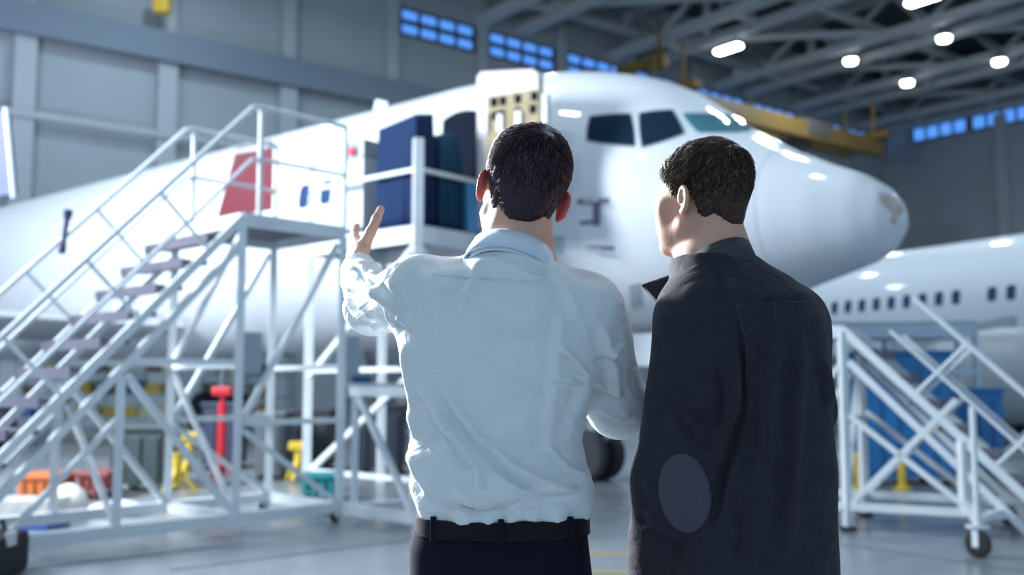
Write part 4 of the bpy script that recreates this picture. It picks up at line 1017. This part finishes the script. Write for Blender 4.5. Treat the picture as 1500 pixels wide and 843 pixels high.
# ================================================================ EQUIPMENT AROUND THE AIRCRAFT
navy_t = mat('navy_tarpaulin', (.010, .028, .085), .7, **{'Specular IOR Level': .12}, bump=.4, bscale=9)
teal_t = mat('dark_teal_tarpaulin', (.014, .06, .115), .7, **{'Specular IOR Level': .12}, bump=.4, bscale=9)
sky_b = mat('sky_blue_plastic', (.12, .42, .72), .4)
def ground(px, py): p = at_z(px, py, 0); return p
def tarp_box(name, label, pts_top, zbot, mt, seed, cat='cover'):
    """draped cover: wavy sides hanging from a slanted top outline"""
    r = np.random.default_rng(seed); P = [np.asarray(p, float) for p in pts_top]; n = 14; ring_t = []; 
    for i in range(len(P)):
        a, b = P[i], P[(i + 1) % len(P)]
        for k_ in range(n): ring_t.append(a + (b - a) * k_ / n)
    c_ = np.mean(ring_t, 0); rows = []
    for j, f in enumerate(np.linspace(0, 1, 10)):
        row = []
        for i, p in enumerate(ring_t):
            out = p - c_; out[2] = 0; out = unit(out); w_ = .035 * f * math.sin(i * 1.35 + 2 * math.sin(i * .37 + seed)) + .02 * f
            q = p + out * (w_ + .02 * math.sin(f * 3)); q = np.array([q[0], q[1], p[2] + (zbot - p[2]) * f]); row.append(q)
        rows.append(row)
    m = MB(); m.rings([[c_ + (p - c_) * .3 + ZU * .02 for p in ring_t]] + rows)
    return tag(m.build(name, mt, None, smooth='all'), label, cat)
ZP = 3.184
tarp_box('draped_cover', 'navy blue draped cover on the work platform, left of the white post', [Q(.10, .14, 4.52), Q(.38, .14, 4.58), Q(.38, .80, 4.56), Q(.10, .80, 4.44)], ZP + .01, navy_t, 1)
tarp_box('draped_cover', 'dark teal draped cover on the work platform, right of the white post', [Q(.48, .12, 4.30), Q(.82, .12, 4.42), Q(.82, .36, 4.46), Q(.48, .36, 4.34)], ZP + .01, teal_t, 2)
def bin_(name, label, c, ax_, bx_2, size, mt, lidm=None, cat='bin', taper=.88):
    c = np.asarray(c, float); a, b = unit(ax_), unit(bx_2); L, Wd, H = size; R = []
    for z, k_ in ((0, taper), (.02, taper + .02), (H * .9, 1), (H * .9, 1.06), (H, 1.06)):
        R.append([c + a * (sx * L / 2 * k_) + b * (sy * Wd / 2 * k_) + ZU * z for sx, sy in ((-1, -1), (-.9, -1), (.9, -1), (1, -1), (1, 1), (.9, 1), (-.9, 1), (-1, 1))])
    r_ = empty(name, c, label, cat)
    m = MB(); m.rings(R); m.build('body', mt, r_)
    m = MB(); m.box(c + ZU * (H + .025), (L * 1.1, Wd * 1.1, .05), (a, b, ZU), .015); m.build('lid', lidm or mt, r_)
    return r_
bin_('waste_bin', 'sky blue plastic bin on the work platform beside the aircraft door', Q(1.09, .22, ZP), ax, bx_, (.30, .26, .62), sky_b)
# pale trolley with a red button
tq = P1(-1.62, .55, 2.83)
tl = empty('equipment_trolley', (tq[0], tq[1], ZP), 'tall pale trolley with a small red light at the left of the dark covers', 'trolley')
eq_m = mat('pale_grey_cabinet', (.55, .58, .62), .45)
tz = np.array([0, 0, ZP]); tp = Q(.35, 1.35, 0)
m = MB(); m.box(tp + ZU * (ZP + .52), (.42, .45, .9), (ax, bx_, ZU), .03); m.build('cabinet', eq_m, tl)
m = MB(); m.box(tp + ZU * (ZP + 1.1), (.34, .36, .26), (ax, bx_, ZU), .04); m.build('monitor', mat('grey_monitor', (.30, .33, .36), .4), tl)
m = MB(); m.lathe(tp - ax * .18 + ZU * (ZP + 1.08), -ax, [(0, .06), (.04, .055), (.06, .02)], 16); m.build('button', mat('red_plastic', (.6, .03, .04), .4), tl, smooth=True)
for sx in (-.15, .15):
    for sy in (-.16, .16): m = MB(); q = tp + ax * sx + bx_ * sy + ZU * ZP; m.tube([q + ZU * .02, q + ZU * .10], .03, 8); m.build('foot', rubber, tl)
tl.location = (tp[0], tp[1], ZP)
for ch in [o for o in bpy.data.objects if o.parent == tl]: ch.location = Vector(tuple(ORG[tl.name] - np.array(tl.location)))
# ---- right-hand side
blue_m = mat('workshop_blue_paint', (.015, .17, .42), .45, var=.1, vscale=2)
def container(name, label, px0, px1, pyb, pyt, depth, mt, cat, ribs=5):
    a, b = ground(px0, pyb), ground(px1, pyb); y = (a[1] + b[1]) / 2; a[1] = b[1] = y; h = at_y((px0 + px1) / 2, pyt, y)[2]; w_ = b[0] - a[0]; c_ = (a + b) / 2 + np.array([0, depth / 2, 0])
    r_ = empty(name, c_, label, cat)
    m = MB(); m.box(c_ + ZU * (h / 2 + .05), (w_, depth, h - .1), None, .02)
    for i in range(ribs): m.box(c_ + np.array([-w_ / 2 + w_ * (i + .5) / ribs, -depth / 2 - .012, h / 2]), (w_ / ribs * .55, .03, h * .8), None, .008)
    m.build('body', mt, r_)
    m = MB(); m.box(c_ + ZU * (h + .03), (w_ + .06, depth + .06, .06), None, .015); m.build('lid', mt, r_)
    for sx in (-1, 1):
        for sy in (-1, 1): m = MB(); m.box(c_ + np.array([sx * (w_ / 2 - .08), sy * (depth / 2 - .08), .03]), (.12, .12, .06), None, .01); m.build('foot', rubber, r_)
    return r_, c_, w_, h
container('tool_container', 'large workshop-blue container behind the white mobile stairs', 1272, 1402, 712, 520, .9, blue_m, 'container')
container('tool_container', 'low blue container to the right of the large blue one', 1412, 1475, 700, 575, .55, blue_m, 'container', 3)
yp = mat('safety_yellow', (.62, .44, .03), .45)
def bollard(label, px, pyb, pyt, r, mt, name='bollard', cat='bollard', base=True):
    g = ground(px, pyb); z = at_y(px, pyt, g[1])[2]; r_ = empty(name, g, label, cat)
    m = MB(); m.lathe(g, ZU, [(.0, r), (z - r * .5, r), (z - r * .15, r * .8), (z, r * .3)], 16); m.build('post', mt, r_, smooth=True)
    m = MB(); m.lathe(g, ZU, [(0, r * 2.4), (.03, r * 2.4), (.05, r * 1.4), (.08, r * 1.05)], 16); m.build('base', mt, r_, smooth=True)
    return r_
bollard('yellow post standing before the large blue container', 1322, 718, 664, .05, yp)
bollard('yellow post partly behind the leg of the mobile stairs', 1257, 720, 662, .04, yp)
# ---- left-hand side, seen through the stairs
def jack(label, px, pyb, pyt, mt, arm=True, name='axle_jack', cat='jack'):
    g = ground(px, pyb); H = at_y(px, pyt, g[1])[2]; r_ = empty(name, g, label, cat)
    m = MB()
    for k_ in range(3): a = 2 * math.pi * k_ / 3 + .4; m.beam(g + np.array([.24 * math.cos(a), .24 * math.sin(a), .03]), g + ZU * .34, .045)
    m.build('tripod', mt, r_)
    m = MB(); m.lathe(g + ZU * .10, ZU, [(0, .06), (.75 * H, .06), (.75 * H, .04), (.95 * H - .1, .04), (.95 * H - .1, .08), (H - .1, .08)], 16); m.build('column', mt, r_, smooth=True)
    if arm: m = MB(); m.box(g + ZU * (H - .05), (.26, .2, .12), None, .03); m.build('head', mt, r_)
    return r_
red_p = mat('signal_red_paint', (.50, .015, .03), .4)
jack('red jack with a wide red head seen through the stairs', 323, 712, 568, red_p)
jack('yellow jack stand left of the red jack', 257, 726, 664, yp, False)
jack('yellow jack stand between the legs of the stairs', 276, 704, 634, yp, True)
jack('yellow jack stand right of the red jack', 437, 706, 648, yp, True)
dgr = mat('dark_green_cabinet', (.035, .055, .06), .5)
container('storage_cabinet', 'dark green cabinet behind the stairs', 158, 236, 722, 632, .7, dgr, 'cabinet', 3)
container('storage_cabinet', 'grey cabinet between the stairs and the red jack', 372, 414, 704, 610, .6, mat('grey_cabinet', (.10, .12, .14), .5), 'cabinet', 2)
container('parts_crate', 'teal crate on the floor right of the yellow jacks', 440, 492, 735, 703, .35, mat('teal_plastic', (.01, .20, .22), .5), 'crate', 4)
container('parts_crate', 'orange crate at far left beside the white tray', 24, 82, 738, 704, .5, mat('orange_plastic', (.50, .13, .03), .5), 'crate', 4)
container('parts_crate', 'rust red crate at the foot of the dark green cabinet', 112, 154, 733, 700, .5, mat('rust_plastic', (.24, .05, .05), .5), 'crate', 4)
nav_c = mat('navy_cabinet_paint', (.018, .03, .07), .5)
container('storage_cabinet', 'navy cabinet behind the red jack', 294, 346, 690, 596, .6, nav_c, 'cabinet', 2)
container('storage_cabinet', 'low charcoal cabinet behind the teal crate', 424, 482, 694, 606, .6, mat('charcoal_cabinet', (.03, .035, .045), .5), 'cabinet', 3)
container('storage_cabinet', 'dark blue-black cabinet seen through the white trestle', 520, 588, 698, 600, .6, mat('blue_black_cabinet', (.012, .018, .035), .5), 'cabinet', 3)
# shelving with boxes
def shelving(label, px0, px1, pyb, pyt, seed, boxlabel, nl=4):
    a, b = ground(px0, pyb), ground(px1, pyb); y = a[1]; H = at_y(px0, pyt, y)[2]; x0, x1 = a[0], at_y(px1, pyb, y)[0]; r = np.random.default_rng(seed)
    r_ = empty('shelving_rack', ((x0 + x1) / 2, y + .3, 0), label, 'shelving')
    for x in (x0, (x0 + x1) / 2, x1):
        for yy in (y, y + .6): MB().beam((x, yy, 0), (x, yy, H), .06).build('upright', steel_b, r_)
    out = []
    for i in range(nl):
        z = .3 + (H - .4) * i / (nl - 1) * .93; m = MB(); m.box(((x0 + x1) / 2, y + .3, z), (x1 - x0, .62, .05)); m.build('shelf', steel_b, r_)
        x = x0 + .15
        while x < x1 - .45:
            w_ = .28 + .22 * r.random(); h = min(.22 + .2 * r.random(), (H - .4) / (nl - 1) * .93 - .12); out.append((x + w_ / 2, y + .28, z + .028, w_, .45, h)); x += w_ + .06 + .1 * r.random()
    return out
warm = [mat('cream_box', (.80, .74, .52), .7), mat('yellow_box', (.75, .52, .12), .7), mat('white_box', (.62, .64, .66), .7), mat('orange_box', (.48, .20, .05), .7), mat('blue_box', (.06, .18, .40), .6), mat('brown_box', (.20, .13, .08), .8)]
cols = ['cream', 'yellow', 'white', 'orange', 'blue', 'brown']
def fill(boxes, seed, where, group):
    r = np.random.default_rng(seed)
    for x, y, z, w_, d_, h in boxes:
        i = r.choice(6, p=[.28, .18, .22, .1, .08, .14]); m = MB(); m.box((x, y, z + h / 2), (w_, d_, h), None, .012); m.box((x, y - d_ / 2 - .004, z + h * .55), (w_ * .4, .01, h * .3)); m.box((x, y, z + h), (w_ * 1.02, d_ * 1.02, .03), None, .008)
        tag(m.build('storage_box', warm[i]), '%s storage box standing on %s' % (cols[i], where), 'box', '%s %s' % (cols[i], group))
fill(shelving('long shelving rack far behind the stairs, full of boxes', 20, 262, 628, 500, 3, ''), 5, 'the long shelving rack', 'boxes on the long rack')
fill(shelving('short shelving rack behind the red jack', 285, 420, 630, 508, 4, ''), 6, 'the short shelving rack', 'boxes on the short rack')
fill(shelving('shelving rack seen past the trestle', 505, 640, 640, 562, 5, '', 3), 7, 'the rack behind the trestle', 'boxes on the trestle rack')
# white sack, tray and glossy cover on the floor at left
sack_m = mat('white_sack_cloth', (.62, .60, .58), .8, bump=.5, bscale=14)
def blob(name, label, px, py, rx, ry, rz, mt, cat, seed):
    g = ground(px, py); r = np.random.default_rng(seed); m = MB(); R = []
    for j in range(12):
        t_ = j / 11; z = rz * 2 * (t_ if t_ < 1 else 1) * .5 * 2 / 2; k_ = (math.sin(math.pi * (.18 + .80 * t_))) ** .6
        R.append([g + np.array([rx * k_ * math.cos(a) * (1 + .08 * math.sin(3 * a + seed + 4 * t_)), ry * k_ * math.sin(a) * (1 + .08 * math.sin(5 * a + t_ * 6)), z]) for a in np.linspace(0, 2 * math.pi, 28, endpoint=False)])
    m.rings(R); return tag(m.build(name, mt, None, smooth='all'), label, cat)
blob('sack', 'white cloth sack on the floor under the stairs at left', 100, 752, .20, .18, .30, sack_m, 'sack', 1)
blob('folded_cover', 'shiny white folded cover lying right of the sack', 172, 756, .28, .18, .16, mat('glossy_white_sheet', (.66, .70, .74), .2, bump=.5, bscale=8), 'cover', 2)
g = ground(30, 772); tr = empty('parts_tray', g, 'white tray with a blue base on the floor at far left', 'tray')
m = MB(); m.box(g + ZU * .05, (.75, .5, .10), None, .02); m.build('base', mat('blue_plastic', (.03, .12, .45), .5), tr)
m = MB(); R = [[g + np.array([sx * .36 * k_, sy * .24 * k_, z]) for sx, sy in ((-1, -1), (1, -1), (1, 1), (-1, 1))] for z, k_ in ((.10, .95), (.26, 1.0), (.26, .94), (.14, .9))]; m.rings(R); m.build('tray', sack_m, tr)
# black tool bag at the very left edge
g = ground(-12, 846); tbg = empty('tool_bag', g, 'black tool bag on the floor at the bottom left corner', 'bag')
bag_m = mat('black_canvas', (.02, .02, .026), .8, bump=.3, bscale=40)
m = MB(); m.box(g + ZU * .15, (.30, .5, .30), None, .06); m.build('body', bag_m, tbg, smooth=True)
m = MB(); m.tube([g + np.array([0, -.15, .28]), g + np.array([0, -.12, .37]), g + np.array([0, .12, .37]), g + np.array([0, .15, .28])], .014, 8); m.build('handle', bag_m, tbg, smooth=True)
m = MB(); m.box(g + np.array([.145, -.05, .27]), (.03, .12, .10), None, .01); tag(m.build('tag', mat('white_tag', (.6, .62, .65), .6), tbg), 'white tag')
# dark torch clipped to the stair handrail
hb = P1(1.45, 1.22, 0); zt_ = 2.83 + 1.04 - 1.58 * 1.03; m = MB(); q = at_y(90, 372, hb[1]); m.lathe(q, (.12, 0, 1), [(0, .03), (.05, .035), (.12, .022), (.30, .022), (.34, .038), (.40, .040)], 14)
tag(m.build('handrail_torch', mat('dark_violet_plastic', (.05, .05, .12), .5), None, smooth=True), 'slim dark violet torch fixed to the stair handrail', 'torch')
# pale covered panel at the left edge of the hangar
g = at_z(-10, 640, 0); q0 = at_y(-12, 290, 12.0); q1 = at_y(22, 285, 12.0); hgt = at_y(6, 165, 12.0)[2]
pn = empty('covered_panel', (q0[0], 12.0, 0), 'pale lavender panel on a tall stand at the far left edge', 'panel')
m = MB(); m.rings([[np.array([q0[0] - .3, 12.0, q0[2]]), np.array([q1[0], 12.0, q1[2]]), np.array([q1[0] - .14, 12.0, hgt]), np.array([q0[0] - .3, 12.0, hgt])], [np.array([q0[0] - .3, 12.08, q0[2]]), np.array([q1[0], 12.08, q1[2]]), np.array([q1[0] - .14, 12.08, hgt]), np.array([q0[0] - .3, 12.08, hgt])]])
m.build('panel', mat('lavender_panel', (.065, .075, .15), .7), pn)
m = MB(); m.tube([(q1[0], 11.98, q1[2] - .05), (q1[0] - .15, 11.98, hgt + .05)], .035, 8); m.build('edge_bar', plate_m, pn)
m = MB(); m.tube([(q0[0] - .1, 12.04, 0), (q0[0] - .1, 12.04, q0[2] + .1)], .045, 10); m.box((q0[0] - .1, 12.04, .03), (.7, .7, .06), None, .02); m.build('stand', steel_b, pn)
# ================================================================ CAMERA, LIGHT, VIEW
cam = bpy.data.cameras.new('camera'); co = bpy.data.objects.new('camera', cam); COL.objects.link(co)
cam.sensor_width = 36; cam.lens = 36 * F_PX / 1500; co.location = (0, 0, CAM_H); co.rotation_euler = (math.pi / 2 + PITCH, 0, 0)
cam.clip_end = 400; cam.dof.use_dof = True; cam.dof.focus_distance = 1.9; cam.dof.aperture_fstop = 2.5; cam.dof.aperture_blades = 0
SC.camera = co
w = bpy.data.worlds.new('world'); SC.world = w; w.use_nodes = True
w.node_tree.nodes['Background'].inputs['Color'].default_value = (.36, .51, .68, 1); w.node_tree.nodes['Background'].inputs['Strength'].default_value = 1.5
def area(name, loc, target, size, power, color, sy=None):
    l = bpy.data.lights.new(name, 'AREA'); l.size = size; l.energy = power; l.color = color
    if sy: l.shape = 'RECTANGLE'; l.size_y = sy
    o = bpy.data.objects.new(name, l); COL.objects.link(o); o.location = loc
    o.rotation_euler = (Vector(target) - Vector(loc)).to_track_quat('-Z', 'Y').to_euler(); return o
area('flood_light', (-9.5, 7.5, 6.5), (-6, 15.5, 3.2), 3.2, 2400, (.86, .93, 1))
l = area('flood_light', (-4.4, 6.8, 3.3), (0, 1.95, 1.4), .9, 300, (.90, .95, 1)); l.data.spread = math.radians(70)
area('wall_haze_fill', Lw(2, 34, 4), Lw(5, 46, 8.5), 3, 2600, (.72, .78, 1))  # added lamp without a fixture, brightens the left wall in place of haze
for i, (s, t_) in enumerate(((-10, 24), (2, 14), (2, 32), (14, 24), (14, 38), (26, 14), (26, 32), (38, 24), (50, 14), (50, 34), (60, 2), (-10, 4), (14, 4))):
    q = Lw(s, t_, 21.0); l = area('hangar_lamp_light', q, q - ZU * 20, .9, 750, (.70, .87, 1)); l.data.shape = 'DISK'
SC.view_settings.view_transform = 'Standard'; SC.view_settings.look = 'None'; SC.view_settings.gamma = 1; SC.view_settings.use_curve_mapping = False
SC.view_settings.exposure = 0.2
